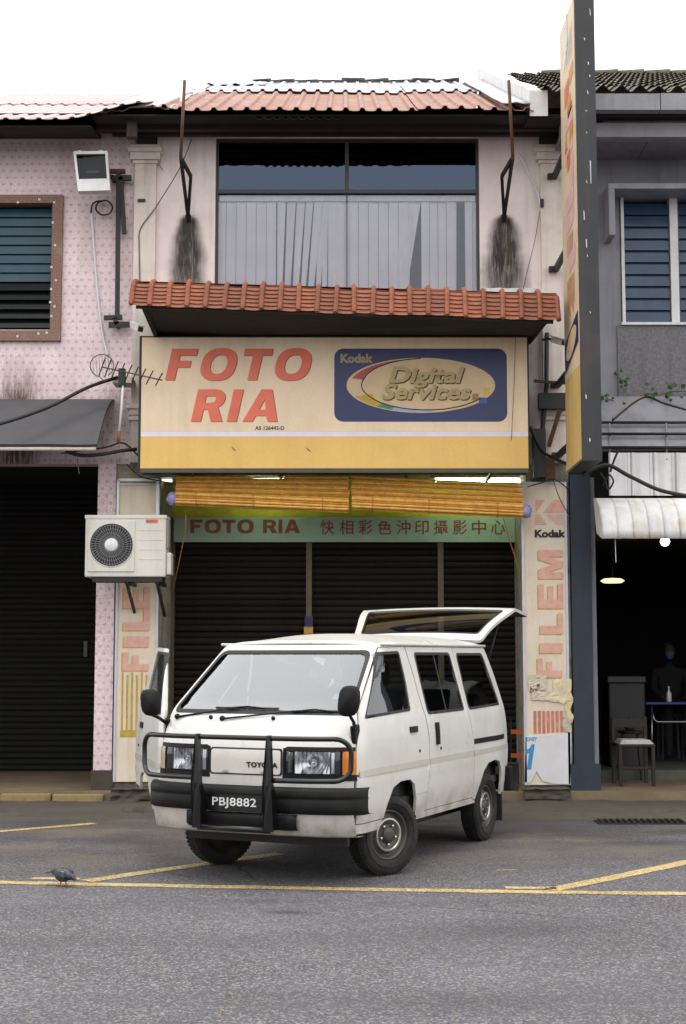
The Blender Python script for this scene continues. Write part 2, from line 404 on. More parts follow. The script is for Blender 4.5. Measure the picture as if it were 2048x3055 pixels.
def road_paint():
    m = bpy.data.materials.new('road_paint'); t = NT(m)
    c = t.mix(t.ramp(t.noise(4, 4), .3, .7), S('bb9f62'), S('cdb680'))
    worn = t.ramp(t.noise(38, 5, .8), .46, .60); worn2 = t.ramp(t.noise(1.4, 3), .40, .68, .35, 1)
    c = t.mix(t.m('MULTIPLY', worn, worn2), c, S('6a675f'))
    gone = t.m('MULTIPLY', t.ramp(t.noise(55, 4, .8), .50, .56), t.ramp(t.noise(2.3, 4), .40, .66, .45, 1))
    t.link(t.m('SUBTRACT', 1.0, gone), t.b.inputs['Alpha'])
    t.link(c, t.b.inputs['Base Color']); t.b.inputs['Roughness'].default_value = .75; t.bump(t.noise(60, 3), .4, .008)
    return m
M_star = star_tile(); M_asph = asphalt(); M_paint = road_paint()
M_plaster = mat('pink_plaster', 'f0e4e2', .8, var=.12, vscale=2, dirt=.25, dirtcol=S('8a7a6c'), streak=.35, stain=(.022, .022, .02), bump=.15, bscale=30)
M_pil = mat('cream_plaster', 'e0d4cb', .8, var=.12, vscale=2.5, dirt=.35, dirtcol=S('7c7062'), streak=.45, bump=.2, bscale=40)
M_oldcol = mat('weathered_column', 'a39c8c', .85, var=.3, vscale=4, dirt=.75, dirtcol=S('2e2f2a'), dscale=5, streak=.5, bump=.2)
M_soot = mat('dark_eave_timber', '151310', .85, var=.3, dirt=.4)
M_black = mat('black_steel', '17181a', .55, var=.25, dirt=.2, dirtcol=S('4a2e1e'), dscale=4)
M_rust = mat('rusty_steel', '5a3a26', .85, var=.4, vscale=18, dirt=.5, dirtcol=S('2b1c14'), dscale=9)
M_greyw = mat('grey_render', '85858c', .85, var=.14, vscale=1.6, dirt=.35, dirtcol=S('4c4c50'), streak=.35, bump=.3, bscale=40)
M_rough = mat('roughcast', '7d7c80', .95, var=.3, vscale=26, fine=.3, bump=1.0, bscale=55, streak=.3)
M_grey2 = mat('grey_paint', '8e8e95', .7, var=.12, dirt=.3, dirtcol=S('55565a'), streak=.4)
M_blue = mat('blue_grey_paint', '242e3e', .6, var=.2, vscale=5, dirt=.4, dirtcol=S('22262c'), streak=.3, bump=.2)
M_floor = mat('cement_floor', '7d6c56', .85, var=.25, vscale=2, dirt=.5, dirtcol=S('4a4238'), bump=.3, bscale=30)
M_conc = mat('old_concrete', '4a443b', .92, var=.3, vscale=5, dirt=.7, dirtcol=S('35312a'), dscale=2.5, bump=.6, bscale=30)
M_kerb = mat('kerb_paint', '948058', .9, var=.3, vscale=6, dirt=.9, dirtcol=S('4f4636'), dscale=6, bump=.4, bscale=40)
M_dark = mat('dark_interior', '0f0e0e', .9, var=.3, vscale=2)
M_white = mat('white_paint', 'd8d8d8', .55, var=.08, dirt=.25, dirtcol=S('7c766c'), streak=.25)
M_whitemetal = mat('white_sheet', 'd4d4d6', .5, var=.10, vscale=3, dirt=.4, dirtcol=S('77706a'), streak=.45)
M_greysheet = mat('grey_white_sheet', 'abafb8', .5, var=.12, vscale=3, dirt=.4, dirtcol=S('77706a'), streak=.3)
M_orange = mat('orange_sheet', '8a5e4d', .65, var=.25, vscale=5, dirt=.6, dirtcol=S('a98c80'), dscale=3, streak=.3)
M_pinksheet = mat('faded_pink_sheet', '9a7274', .6, var=.2, vscale=4, dirt=.4, dirtcol=S('8d6a68'))
M_terra = mat('orange_awning_tile', '985639', .7, var=.28, vscale=9, dirt=.55, dirtcol=S('4e2c20'), dscale=7, fine=.25, fscale=90, rnd=.45)
M_shut = mat('brown_shutter', '261f1a', .75, var=.3, vscale=2, dirt=.5, dirtcol=S('0d0b0a'), spec=.25, rnd=.6)
M_shutL = mat('dark_shutter', '0f0e0d', .85, var=.25, vscale=3)
M_alu = mat('dark_bronze_frame', '3a3c40', .5, var=.15)
M_blind = mat('vertical_blind', 'ebe9ea', .8, var=.08, vscale=3, streak=.12)
M_glassw = glass('window_glass', (.97, .97, .99), 1.5, 1.25, gcol=(.78, .82, .92))
M_glassd = glass('dark_window_glass', (.10, .12, .14), 1.5, 2.6, gcol=(.42, .56, .80))
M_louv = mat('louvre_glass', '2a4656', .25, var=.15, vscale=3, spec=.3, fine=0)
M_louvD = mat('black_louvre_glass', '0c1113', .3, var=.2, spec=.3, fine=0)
M_louvR = mat('blue_louvre_glass', '31465e', .25, var=.2, vscale=4, spec=.35, fine=.1)
M_mosaic = None

def mosaic():
    m = bpy.data.materials.new('brown_mosaic'); t = NT(m); X = t.xyz(); s = .02
    a = t.m('ABSOLUTE', t.m('SUBTRACT', t.m('FRACT', t.m('DIVIDE', t.m('ADD', X[0], X[1]), s)), .5))
    b = t.m('ABSOLUTE', t.m('SUBTRACT', t.m('FRACT', t.m('DIVIDE', X[2], s)), .5))
    g = t.ramp(t.m('MAXIMUM', a, b), .36, .46)
    c = t.mix(t.ramp(t.noise(60, 1), .35, .65), S('7a5648'), S('9a7464')); c = t.mix(t.m('MULTIPLY', g, .8), c, S('4a362e'))
    c = t.mix(t.ramp(t.noise(1.5, 5), .5, .75, 0, .5), c, S('9a8d88'))
    t.link(c, t.b.inputs['Base Color']); t.b.inputs['Roughness'].default_value = .5; t.bump(t.m('SUBTRACT', 1.0, g), .4, .004)
    return m
M_mosaic = mosaic()

# ---------------------------------------------------------------- road and pavement
def patch(mb, x0, x1, y0, y1, z): return mb.quad((x0, y0, z), (x1, y0, z), (x1, y1, z), (x0, y1, z))
road = MB()
xs = [-400, -40, -8] + [(-8 + .5 * i) for i in range(1, 32)] + [8, 40, 400]; ys = [-400, -40, 4] + [4 + .5 * i for i in range(1, 23)] + [15.3, 40, 400]
def rz(x, y):
    return 0.0
w = len(xs); road.add([(x, y, 0.0) for y in ys for x in xs],
                      [(j * w + i, j * w + i + 1, (j + 1) * w + i + 1, (j + 1) * w + i) for j in range(len(ys) - 1) for i in range(w - 1)])
tag(road.build('road', M_asph, smooth=True), kind='structure')
def line(pts, width, name='painted_line'):
    mb = MB(); L = []; Rr = []
    P = [ground(*p) for p in pts]; Q = []
    for a, b in zip(P, P[1:]):
        k = max(2, int((b - a).length / .12))
        Q += [a.lerp(b, i / k) for i in range(k)]
    Q.append(P[-1])
    for i, p in enumerate(Q):
        d = (Q[min(i + 1, len(Q) - 1)] - Q[max(i - 1, 0)]).normalized(); nn = Vector((-d.y, d.x, 0))
        e = .014 * noise.noise(p * 5)
        for s_, A in ((1, L), (-1, Rr)):
            q = p + nn * (s_ * (width / 2) + e + .012 * noise.noise(p * 17 + Vector((s_, 0, 0)))); A.append((q.x, q.y, rz(q.x, q.y) + .004))
    n = len(Q); mb.add(L + Rr, [(i, n + i, n + i + 1, i + 1) for i in range(n - 1)])
    return tag(mb.build(name, M_paint), kind='structure')
line([(-300, 2012), (0, 2017), (400, 2025), (900, 2034), (1300, 2040), (1900, 2046)], .135)
line([(196, 2014), (330, 1994), (540, 1965), (640, 1951)], .14)
line([(-200, 1917), (0, 1900), (215, 1882)], .13)
line([(1262, 2034), (1400, 2006), (1568, 1971), (1800, 1930)], .14)
line([(72, 2008), (182, 2009)], .10)
line([(1155, 2029), (1272, 2030)], .10)
line([(1135, 1989), (1180, 1989)], .03)
KZ = .15
YW = 16.3
# apron between the asphalt and the raised five-foot way
ap = MB()
def apz(u, v):
    x = lerp(-9, 9, u); y = lerp(14.72, 16.02, v)
    y2 = y + (.10 * noise.noise(Vector((x * 1.3, 0, 1))) if v < .02 else 0)
    z = .012 + .05 * sm(0, .35, v) + .018 * noise.noise(Vector((x * 3, y * 3, 0)))
    z -= .10 * math.exp(-((y - 15.15) / .10) ** 2) * (.6 + .6 * noise.noise(Vector((x * .9, 5, 0))))
    return (x, y2, max(z, -.004) if v > .02 else -.01)
ap.grid(apz, 240, 22)
tag(ap.build('apron', M_conc, smooth=True), kind='structure')
pv = empty('pavement', (0, 16.1, 0), None, None); tag(pv, kind='structure')
MB().box(-9, 9, 16.06, 24, -.05, KZ).build('pavement_slab', M_floor, pv)
x = -9.0; random.seed(3)
kb = None
while x < 9:
    L = .58
    if kb is None:
        kb = MB().box(0, L - .02, -.0425, .0425, -.03, KZ - .012).build('kerb_stone', M_kerb, pv, bevel=.012); kb.matrix_parent_inverse = Matrix()
        kb.location = (x, -.0875, 0)
    elif x < -2.7:
        c = copy_at(kb, pv); c.matrix_parent_inverse = Matrix(); c.location = (x, -.0875 + random.uniform(-.015, .01), random.uniform(-.012, .006)); c.rotation_euler = (random.uniform(-.03, .03), random.uniform(-.02, .02), random.uniform(-.01, .01))
    x += L
# broken plinth blocks under the two poster columns
for xa, xb in ((258, 352), (1196, 1300)):
    mb = MB(); x0, x1 = ax(xa, 16.1, 1800), ax(xb, 16.1, 1800)
    mb.grid(lambda u, v: (lerp(x0, x1, u), 15.93 + .05 * noise.noise(Vector((u * 4 + xa, v * 3, 0))) + .03 * v, .02 + v * .17 + .012 * noise.noise(Vector((u * 6, v * 4, xa)))), 12, 5)
    mb.grid(lambda u, v: (lerp(x0, x1, u), 15.93 + .37 * v, .19 + .01 * noise.noise(Vector((u * 6, v * 4, xa)))), 12, 4)
    tag(mb.build('broken_plinth', M_conc, smooth=False), kind='structure')
random.seed(11)
def rock(p, r, label):
    mb = MB(); 
    def fn(u, v):
        th = u * 2 * math.pi; ph = (v - .5) * math.pi; d = Vector((math.cos(th) * math.cos(ph), math.sin(th) * math.cos(ph), math.sin(ph)))
        k = 1 + .35 * noise.noise(d * 1.7 + p * 3); return p + Vector((d.x * r * 1.5 * k, d.y * r * k, max(-.01, r * .35 + d.z * r * .6 * k)))
    mb.grid(fn, 9, 6); o = mb.build('concrete_lump', M_conc, weld=True); tag(o, label, 'rubble', 'lumps of rubble at the drain edge')
for (px, py, r, lb) in ((300, 1858, .075, 'big dark concrete lump lying at drain edge left of van'), (283, 1846, .05, 'small concrete lump just above the big one left of van'),
                        (325, 1853, .055, 'concrete lump between the big lump and the van bumper'), (283, 1806, .035, 'pale broken stone on kerb beside pink column')):
    g = ground(px, py, .02); rock(Vector((g.x, g.y, .015)), r, lb)
mb = MB(); g = ground(1460, 1880); mb.grid(lambda u, v: (g.x + lerp(-.42, .45, u), g.y + lerp(-.14, .14, v), .02 + .0 * u), 8, 3)
dc = empty('drain_cover', (g.x, g.y, 0), 'dark iron drain grating in front of the coffee shop', 'drain cover')
MB().box(g.x - .42, g.x + .45, g.y - .15, g.y + .15, .0, .012).build('plate', M_black, dc)
for i in range(14):
    xx = g.x - .39 + i * .061; MB().box(xx, xx + .03, g.y - .13, g.y + .13, .013, .03).build('grating_bar', M_black, dc)

# ---------------------------------------------------------------- roofs
def corr_sheet(x0, nrib, pitch, y0, z0, y1, z1, warp=0.0, rib=.045, two=False, curl=None):
    """one ribbed roof sheet running up the slope from (y0, z0) to (y1, z1)"""
    prof = []
    for k in range(nrib):
        b = x0 + k * pitch
        prof += [(b, 0), (b + pitch * .30, 0), (b + pitch * .42, .12), (b + pitch * .52, 1), (b + pitch * .72, 1), (b + pitch * .82, .12)]
    prof.append((x0 + nrib * pitch, 0))
    mb = MB(); n = len(prof); rows = 7; sl = Vector((0, y1 - y0, z1 - z0)); nn = Vector((0, -sl.z, sl.y)).normalized()
    vs = []
    for j in range(rows + 1):
        t = j / rows
        for (px, h) in prof:
            q = Vector((px, y0, z0)) + sl * t + nn * (h * rib)
            q.z += warp * noise.noise(Vector((px * .7, t * 2, z0)))
            if curl: q.z += curl(px, t)
            vs.append(q)
    for j in range(rows):
        for i in range(n - 1):
            h = max(prof[i][1], prof[i + 1][1]); mb.add([], [])
            mb.f.append((j * n + i, j * n + i + 1, (j + 1) * n + i + 1, (j + 1) * n + i)); mb.mi.append(1 if two and prof[i][1] + prof[i + 1][1] > 1.05 else 0)
    mb.v = [tuple(v) for v in vs]
    return mb
YE = 15.48
def slope_to(z0, y0, ypix, pitch):                # depth at which a slope of that pitch reaches picture height ypix
    d = ray(784, ypix); tz = d.z / d.y; tp = math.tan(R(pitch))
    return (z0 - EYE - tp * y0) / (tz - tp)
# ---------------------------------------------------------------- the photo shop (middle house)
shop = empty('shophouse', (0, YW, 0), 'narrow two-storey pink plaster shophouse holding the photo shop', 'building')
def wallpanel(name, m, parent, x0, x1, z0, z1, Y, depth=.22, stain=None, step=.03):
    nx = max(1, int((x1 - x0) / step)) if stain else 1; nz = max(1, int((z1 - z0) / step)) if stain else 1
    mb = MB(); mb.grid(lambda u, v: (lerp(x0, x1, u), Y, lerp(z0, z1, v)), nx, nz)
    b = Y + depth
    mb.quad((x0, Y, z0), (x0, Y, z1), (x0, b, z1), (x0, b, z0)); mb.quad((x1, Y, z1), (x1, Y, z0), (x1, b, z0), (x1, b, z1))
    mb.quad((x0, Y, z1), (x1, Y, z1), (x1, b, z1), (x0, b, z1)); mb.quad((x1, Y, z0), (x0, Y, z0), (x0, b, z0), (x1, b, z0))
    mb.quad((x1, b, z0), (x0, b, z0), (x0, b, z1), (x1, b, z1))
    o = mb.build(name, m, parent)
    if stain:
        a = o.data.attributes.new('stain', 'FLOAT', 'POINT')
        for v, d in zip(o.data.vertices, a.data): d.value = stain(v.co.x, v.co.z) if abs(v.co.y - Y) < .01 else 0
    return o
def spill(px, py, yend, w0, w1):                 # rain-fed mould running down from a bracket
    c = at(px, py, YW); zend = az(yend, YW); hw0 = w0 / 3267 * YW / 2; hw1 = w1 / 3267 * YW / 2
    def f(x, z):
        t = (c.z - z) / (c.z - zend)
        if t < -.02: return 0
        w = lerp(hw0, hw1, min(1, max(0, t) ** .42)) * (1 + .16 * noise.noise(Vector((x * 3, z * 4, 0))) + .10 * noise.noise(Vector((x * 11, z * 16, 3))))
        d = abs(x - c.x - .02 * noise.noise(Vector((0, z * 5, px)))) / w
        core = 1.0
        return sm(1.28, .38, d) * sm(-.02, .03, t) * (1.0 - .22 * sm(.5, 1.1, t)) * core
    return f
SL, SR = spill(430, 493, 665, 20, 104), spill(1152, 493, 670, 22, 124)
X = lambda px: ax(px, YW)
ZT, ZB = az(296, YW), az(1058, YW)
xa, xb, wl, wr, xc, xd = X(302), X(352), X(488), X(1100), X(1240), X(1290)
zw0, zw1 = az(694, YW), az(312, YW)
wallpanel('wall_panel', M_plaster, shop, xb, wl, ZB, ZT, YW, stain=SL)
wallpanel('wall_panel', M_plaster, shop, wr, xc, ZB, ZT, YW, stain=SR)
wallpanel('wall_panel', M_plaster, shop, wl, wr, ZB, zw0, YW)
wallpanel('lintel', M_plaster, shop, wl, wr, zw1, ZT, YW)
def pilaster(x0, x1):
    zc = az(374, YW - .07); f = YW - .07
    p = MB().box(x0, x1, f, YW + .2, ZB, zc).build('pilaster', M_pil, shop)
    mb = MB(); e = 0
    for k, (py0, py1, o) in enumerate(((374, 366, .02), (366, 350, .05), (350, 340, .075), (340, 332, .05))):
        mb.box(x0 - o, x1 + o, f - o, YW + .2, az(py0, f) + .001, az(py1, f))
    mb.build('capital', M_pil, p, bevel=.008)
    mb = MB().box(x0 + .02, x1 - .02, YW - .04, YW + .2, az(332, f), ZT + .2); mb.build('neck', M_conc, p)
    mb = MB()
    for py0, py1, o in ((948, 934, .02), (934, 926, .05), (960, 952, .03)): mb.box(x0 - o, x1 + o, f - o, YW, az(py0, f), az(py1, f))
    mb.build('string_course', M_pil, p, bevel=.006)
    return p
pilaster(xa, xb); pilaster(xc, xd)
MB().box(X(311), X(328), YW - .09, YW - .075, az(465, YW), az(459, YW)).build('name_plate', M_black, shop)
# first-floor window with vertical blinds behind the glass
fr = MB(); yf = YW + .06; ft = .035
zt = az(437, yf); xm = X(793)
fr.box(wl, wl + .03, yf, yf + .06, zw0, zw1).box(wr - .03, wr, yf, yf + .06, zw0, zw1)
fr.box(wl + .031, wr - .031, yf - .01, yf + .06, zt - .022, zt + .022).box(wl + .031, wr - .031, yf, yf + .06, zw1 - .04, zw1).box(wl + .031, wr - .031, yf, yf + .06, zw0, zw0 + .04)
fr.box(xm - .022, xm + .022, yf - .004, yf + .06, zt + .023, zw1 - .041).box(xm - .004, xm + .004, yf + .004, yf + .04, zw0 + .041, zt - .023)
wf = fr.build('window_frame', M_alu, shop)
for (a, b, c, d, m_) in ((wl + .03, xm - .022, zt + .022, zw1 - .04, M_glassd), (xm + .022, wr - .03, zt + .022, zw1 - .04, M_glassd),
                         (wl + .03, xm - .008, zw0 + .04, zt - .022, M_glassw), (xm + .008, wr - .03, zw0 + .04, zt - .022, M_glassw)):
    MB().box(a + .001, b - .001, yf + .03, yf + .035, c + .001, d - .001).build('pane', m_, wf)
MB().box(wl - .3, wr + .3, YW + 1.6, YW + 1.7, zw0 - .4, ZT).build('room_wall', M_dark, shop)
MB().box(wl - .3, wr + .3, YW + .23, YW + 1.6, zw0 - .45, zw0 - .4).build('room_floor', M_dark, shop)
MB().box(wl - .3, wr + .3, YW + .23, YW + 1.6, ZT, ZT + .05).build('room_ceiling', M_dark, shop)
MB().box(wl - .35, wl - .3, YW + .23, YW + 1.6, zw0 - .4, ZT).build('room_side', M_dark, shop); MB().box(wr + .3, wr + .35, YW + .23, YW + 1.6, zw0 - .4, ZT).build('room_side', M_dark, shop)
MB().box(wl + .04, wr - .04, YW + .11, YW + .16, zt - .10, zt - .03).build('blind_rail', M_white, wf)
# blind slats: list of (left at top, right at top, left at bottom, right at bottom) in picture x, gaps where slats are drawn aside
sl = []
def run(a, b, n, sk=0):
    w_ = (b - a) / n
    for i in range(n): sl.append((a + i * w_, a + (i + 1) * w_ - 1, a + i * w_ + sk, a + (i + 1) * w_ - 1 + sk))
run(494, 632, 6)
for a in ((634, 653, 634, 644), (656, 676, 650, 662), (678, 697, 668, 680), (699, 716, 686, 696), (718, 738, 702, 714), (728, 746, 722, 731), (738, 750, 736, 747), (750, 771, 750, 771), (771, 791, 771, 791)): sl.append(a)
sl.append((787, 801, 787, 801)); run(797, 934, 6); sl += [(926, 944, 915, 933), (918, 936, 902, 916), (940, 962, 899, 924)]
run(963, 1040, 4); sl.append((1034, 1044, 1030, 1042)); run(1063, 1098, 2)
yb = YW + .135; zs0, zs1 = zw0 + .03, zt - .10
for i, (a, b, c, d) in enumerate(sl):
    a, b, c, d = (ax(v, yb, 550) for v in (a, b, c, d)); o = random.uniform(-.006, .006); tw = random.uniform(-.012, .012)
    mb = MB(); mb.grid(lambda u, v: (lerp(lerp(a, b, u), lerp(c, d, u), 1 - v), yb + o + tw * (u - .5) + .010 * math.sin(u * math.pi), lerp(zs0, zs1, v)), 4, 3)
    mb.build('blind_slat', M_blind, wf, smooth=True)
# roof of the photo shop
z0 = az(249, YE); yr = slope_to(z0, YE, 190, 25); zr = z0 + (yr - YE) * math.tan(R(25))
PX0, PX1, pit = ax(352, YE, 247), ax(1206, YE, 247), .185
ysp = slope_to(z0, YE, 213, 25)
x = PX0; k = 0
while x < PX1 - .1:
    n = 4 if x + 5 * pit < PX1 else max(1, int(round((PX1 - x) / pit)))
    t = (ysp + .10 * noise.noise(Vector((x * 2, 4, 0))) - YE) / (yr - YE)
    dz = random.uniform(-.012, .012)
    def cr(px, tt, A=k): return (.05 * sm(.45, 0, abs(px - PX0)) - .03 * tt * 0) * (1 - tt)
    solid(corr_sheet(x, n, pit, YE, z0 + dz, lerp(YE, yr, t) + .05, lerp(z0, zr, t) + dz + .022, .02, rib=.034, curl=cr).build('roof_sheet', M_orange, shop), .006, False)
    solid(corr_sheet(x, n, pit, lerp(YE, yr, t), lerp(z0, zr, t) + dz + .03, yr + .02, zr + dz + .02, .02, rib=.034).build('roof_sheet', M_greysheet, shop), .006, False)
    x += n * pit; k += 1
mb = MB()
for i in range(10):
    a, b = lerp(PX0 + .3, PX1 - .3, i / 10), lerp(PX0 + .3, PX1 - .3, (i + 1) / 10); dz = random.uniform(-.02, .03)
    MB().quad((a, yr - .12, zr + .02 + dz), (b, yr - .12, zr + .02 + random.uniform(-.02, .03)), (b + .02, yr + .15, zr + .07), (a, yr + .15, zr + .07)).build('ridge_cap', M_greysheet, shop)
# back slope and gable fill so the house closes
MB().quad((PX0, yr + .1, zr), (PX1, yr + .1, zr), (PX1, yr + 4.2, z0), (PX0, yr + 4.2, z0)).build('rear_slope', M_orange, shop)
MB().box(xa - .05, xd + .05, yr + 3.2, yr + 3.4, 0, z0).build('rear_wall', M_plaster, shop)
# small corrugated under-sheet, eave beam, soffit
mb = MB(); n = 60; xa1, xb1 = ax(575, YE + .15), ax(775, YE + .15)
mb.grid(lambda u, v: (lerp(xa1, xb1, u), YE + .12 + .5 * v, z0 - .055 + .014 * math.sin(u * 2 * math.pi * 10) + .2 * v), 80, 1); solid(mb.build('fibre_sheet', M_conc, shop, smooth=True), .006, False)
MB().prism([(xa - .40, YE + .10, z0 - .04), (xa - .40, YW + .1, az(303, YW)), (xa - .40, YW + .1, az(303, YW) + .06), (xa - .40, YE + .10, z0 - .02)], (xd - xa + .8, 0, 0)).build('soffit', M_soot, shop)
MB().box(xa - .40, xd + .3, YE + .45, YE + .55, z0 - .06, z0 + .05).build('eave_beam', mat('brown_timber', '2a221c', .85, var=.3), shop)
# valley flashing over the left party wall, white parapet over the right one
mb = MB(); px_, yl = ax(352, YE, 247), YE
mb.grid(lambda u, v: (px_ - .62 + .80 * u + .05 * noise.noise(Vector((v * 6, u * 2, 0))), lerp(YE + .05 + .20 * (1 - u), yr, v),
                      lerp(z0, zr, v) + .035 + .10 * math.sin(u * math.pi) * (.6 + .5 * noise.noise(Vector((v * 5, 2, 0)))) + .05 * noise.noise(Vector((u * 5, v * 9, 0)))), 10, 24)
solid(mb.build('flashing', M_whitemetal, shop, smooth=True), .012, False)
mb = MB(); mb.grid(lambda u, v: (px_ + .10 + .9 * u, lerp(yr - 1.0, yr + .2, v), lerp(z0, zr, .82 + .2 * v) + .05 + .16 * sm(.2, .8, v) * (1 - u) * (1 + noise.noise(Vector((u * 6, v * 4, 1)))) + .05 * noise.noise(Vector((u * 7, v * 3, 0)))), 14, 6)
solid(mb.build('loose_sheet', M_whitemetal, shop, smooth=True), .006, False)
pa = MB(); xr_ = ax(1208, YE, 247)
def pw(u, v):
    y = lerp(YE + .02, yr + .4, v); return (xr_ + .02 + .20 * u, y, lerp(z0, z0 + (yr + .4 - YE) * math.tan(R(25)), v) + .03 + .20 + .03 * noise.noise(Vector((v * 4, 0, 0))))
top = [[pw(u, v) for v in [i / 9 for i in range(10)]] for u in (0, 1)]
for i in range(9):
    (a, b), (c, d) = (top[0][i], top[0][i + 1]), (top[1][i], top[1][i + 1])
    a, b, c, d = map(Vector, (a, b, c, d)); g = (b - a) * .012; b = b - g; d = d - g
    dn = Vector((0, 0, -.30))
    m1 = MB().add([a + dn, b + dn, b, a, c + dn, d + dn, d, c], [(0, 1, 2, 3), (5, 4, 7, 6), (3, 2, 6, 7), (4, 0, 3, 7), (1, 5, 6, 2), (0, 4, 5, 1)])
    m1.build('parapet_block', M_white, shop)
mb = MB(); mb.grid(lambda u, v: (xr_ - .30 + .32 * u, lerp(YE + .0, yr, v), lerp(z0, zr, v) + .075 + .02 * noise.noise(Vector((u * 3, v * 8, 4)))), 4, 16); solid(mb.build('flashing', M_greysheet, shop, smooth=True), .008, False)
MB().box(xa - .25, xd + .2, YE + .62, YE + .70, z0 - .06, z0 + .62 * math.tan(R(25)) - .03).build('attic_board', M_soot, shop)
MB().box(xr_ + .0, xd + .3, YE + .1, YE + .4, z0 - .06, z0 - .045).build('eave_board', M_soot, shop)
# ground floor: columns, ceiling, shutter wall
YS = 17.45
for a, b in ((262, 362), (1206, 1305)):
    MB().box(ax(a, YW, 1400), ax(b, YW, 1400), YW + .02, YS + .1, KZ, ZB).build('column', M_oldcol, shop)
ca, cb = ax(362, YW, 1400), ax(1206, YW, 1400)
MB().box(ca - .5, cb + .5, YW + .23, YS + .3, ZB - .04, ZB + .2).build('ceiling', mat('ceiling_paint', '9a9468', .8, dirt=.4), shop)
MB().box(ca, cb, YS + .02, YS + .2, az(1182, YS), ZB - .04).build('transom_wall', mat('yellow_wall', 'd4cc3a', .8, var=.15, dirt=.35), shop)
MB().box(ca - .4, cb + .4, YS + .25, YS + .3, KZ, ZB).build('shutter_backing', M_dark, shop)
posts = [ax(p, YS, 1400) for p in (392, 706, 1008, 1192)]
for p in posts: MB().box(p - .035, p + .035, YS, YS + .09, KZ, az(1184, YS)).build('shutter_post', mat('bronze_post', '5c543f', .5, metal=.3, var=.2), shop)
sh = .078
for i in range(3):
    a, b = posts[i] + .036, posts[i + 1] - .036
    m0 = None; z = KZ; sm_ = None
    while z < az(1184, YS):
        if sm_ is None:
            t = MB(); n = 6
            t.grid(lambda u, v: (lerp(a, b, u), YS + .06 - .022 * math.sin(v * math.pi) ** .7, sh * .03 + v * sh * .94), 1, n); sm_ = t.mesh('shutter_slat', M_shut)
            for p in sm_.polygons: p.use_smooth = True
        o = link('shutter_slat', sm_, shop); o.location = (random.uniform(-.004, .004), random.uniform(-.007, .007), z + random.uniform(-.003, .003)); z += sh
MB().box(posts[1] - .06, posts[1] + .05, YS - .02, YS - .001, az(1448, YS), az(1432, YS)).build('notice', mat('yellow_notice', 'c89a4a', .7), shop)
MB().box(posts[1] - .05, posts[1] + .05, YS - .02, YS - .001, az(1431.5, YS), az(1408, YS)).build('notice', mat('violet_notice', '3d3460', .7), shop)
# stay poles and struts that hold the fascia
for sgn, (bx_, by_), (kx, ky), (tx, ty), lab in ((1, (430, 497), (413, 357), (422, 183), 'left'), (-1, (1152, 497), (1172, 357), (1163, 183), 'right')):
    b = at(bx_, by_, YW - .01); k = at(kx, ky, 15.15); t = at(tx, ty, 15.15)
    e = empty('stay_pole', b, 'thin rusty upright pole on black struts, %s of the first-floor window' % lab, 'pole', 'stay poles on the upper wall')
    MB().tube([k, t], .018, 8).build('pole', M_rust, e, smooth=True)
    MB().bar(b, k, .035, .05).build('strut', M_black, e)
    m2 = at(436 if sgn > 0 else 1147, 402, 15.65); MB().bar(b + Vector((0, -.02, -.03)), m2, .035, .05).build('strut', M_black, e)
    MB().bar(m2, k + Vector((0, 0, -.01)), .03, .045).build('strut', M_black, e)
    MB().box(b.x - .035, b.x + .035, YW - .012, YW - .002, b.z - .05, b.z + .03).build('wall_plate', M_black, e)
    for sx in (-.02, .02): MB().lathe([(.012, 0), (.012, .012), (0, .014)], 6, Matrix.Translation((b.x + sx, YW - .012, b.z + .03)) @ Matrix.Rotation(R(90), 4, 'X')).build('bolt', M_rust, e)

# ---------------------------------------------------------------- star-tiled house (left)
lh = empty('shophouse', (ax(100, YW), YW, 0), 'pink shophouse faced in star-patterned tiles with grey canopy', 'building')
lx = X(-420); lr = xa - .012
wz0, wz1 = az(780, YW), az(447, YW); wx = X(137)
zc1 = az(900, YW)
def lst(x, z):
    u = (x - X(45)) / .32; t = (az(790, YW) - z) / .8
    return .95 * sm(1, .3, abs(u)) * sm(0, .1, t) * sm(-.1, .9, t) + .75 * sm(az(860, YW), az(915, YW), z) * (.5 + .6 * noise.noise(Vector((x * 5, z * 4, 0)))) 
wallpanel('tiled_wall', M_star, lh, wx, lr, az(1060, YW), az(300, YW), YW, stain=lst, step=.04)
wallpanel('tiled_wall', M_star, lh, lx, wx, wz1, az(300, YW), YW)
wallpanel('tiled_wall', M_star, lh, lx, wx, az(1060, YW), wz0, YW, stain=lst, step=.04)
ix, iz0, iz1 = X(113), az(756, YW), az(466, YW)
sf = MB(); yfm = YW - .05
sf.box(ix, wx, yfm, YW + .12, wz0, wz1).box(lx, ix - .0, yfm, YW + .12, wz0, iz0 - .0).box(lx, ix, yfm, YW + .12, iz1, wz1)
wfl = sf.build('mosaic_surround', M_mosaic, lh)
random.seed(5)
studm = None
for px, py in ((41, 592 - 130), (90, 455), (164 - 40, 462), (151 - 30, 508), (163 - 37, 560), (150 - 32, 610), (117, 660), (125, 700), (118, 722), (107, 760), (88, 762), (40, 768), (128, 640), (115, 690)):
    p = at(px, py, yfm); o = MB().box(p.x - .012, p.x + .012, yfm - .006, yfm - .001, p.z - .012, p.z + .012).build('white_stud', M_white, wfl)
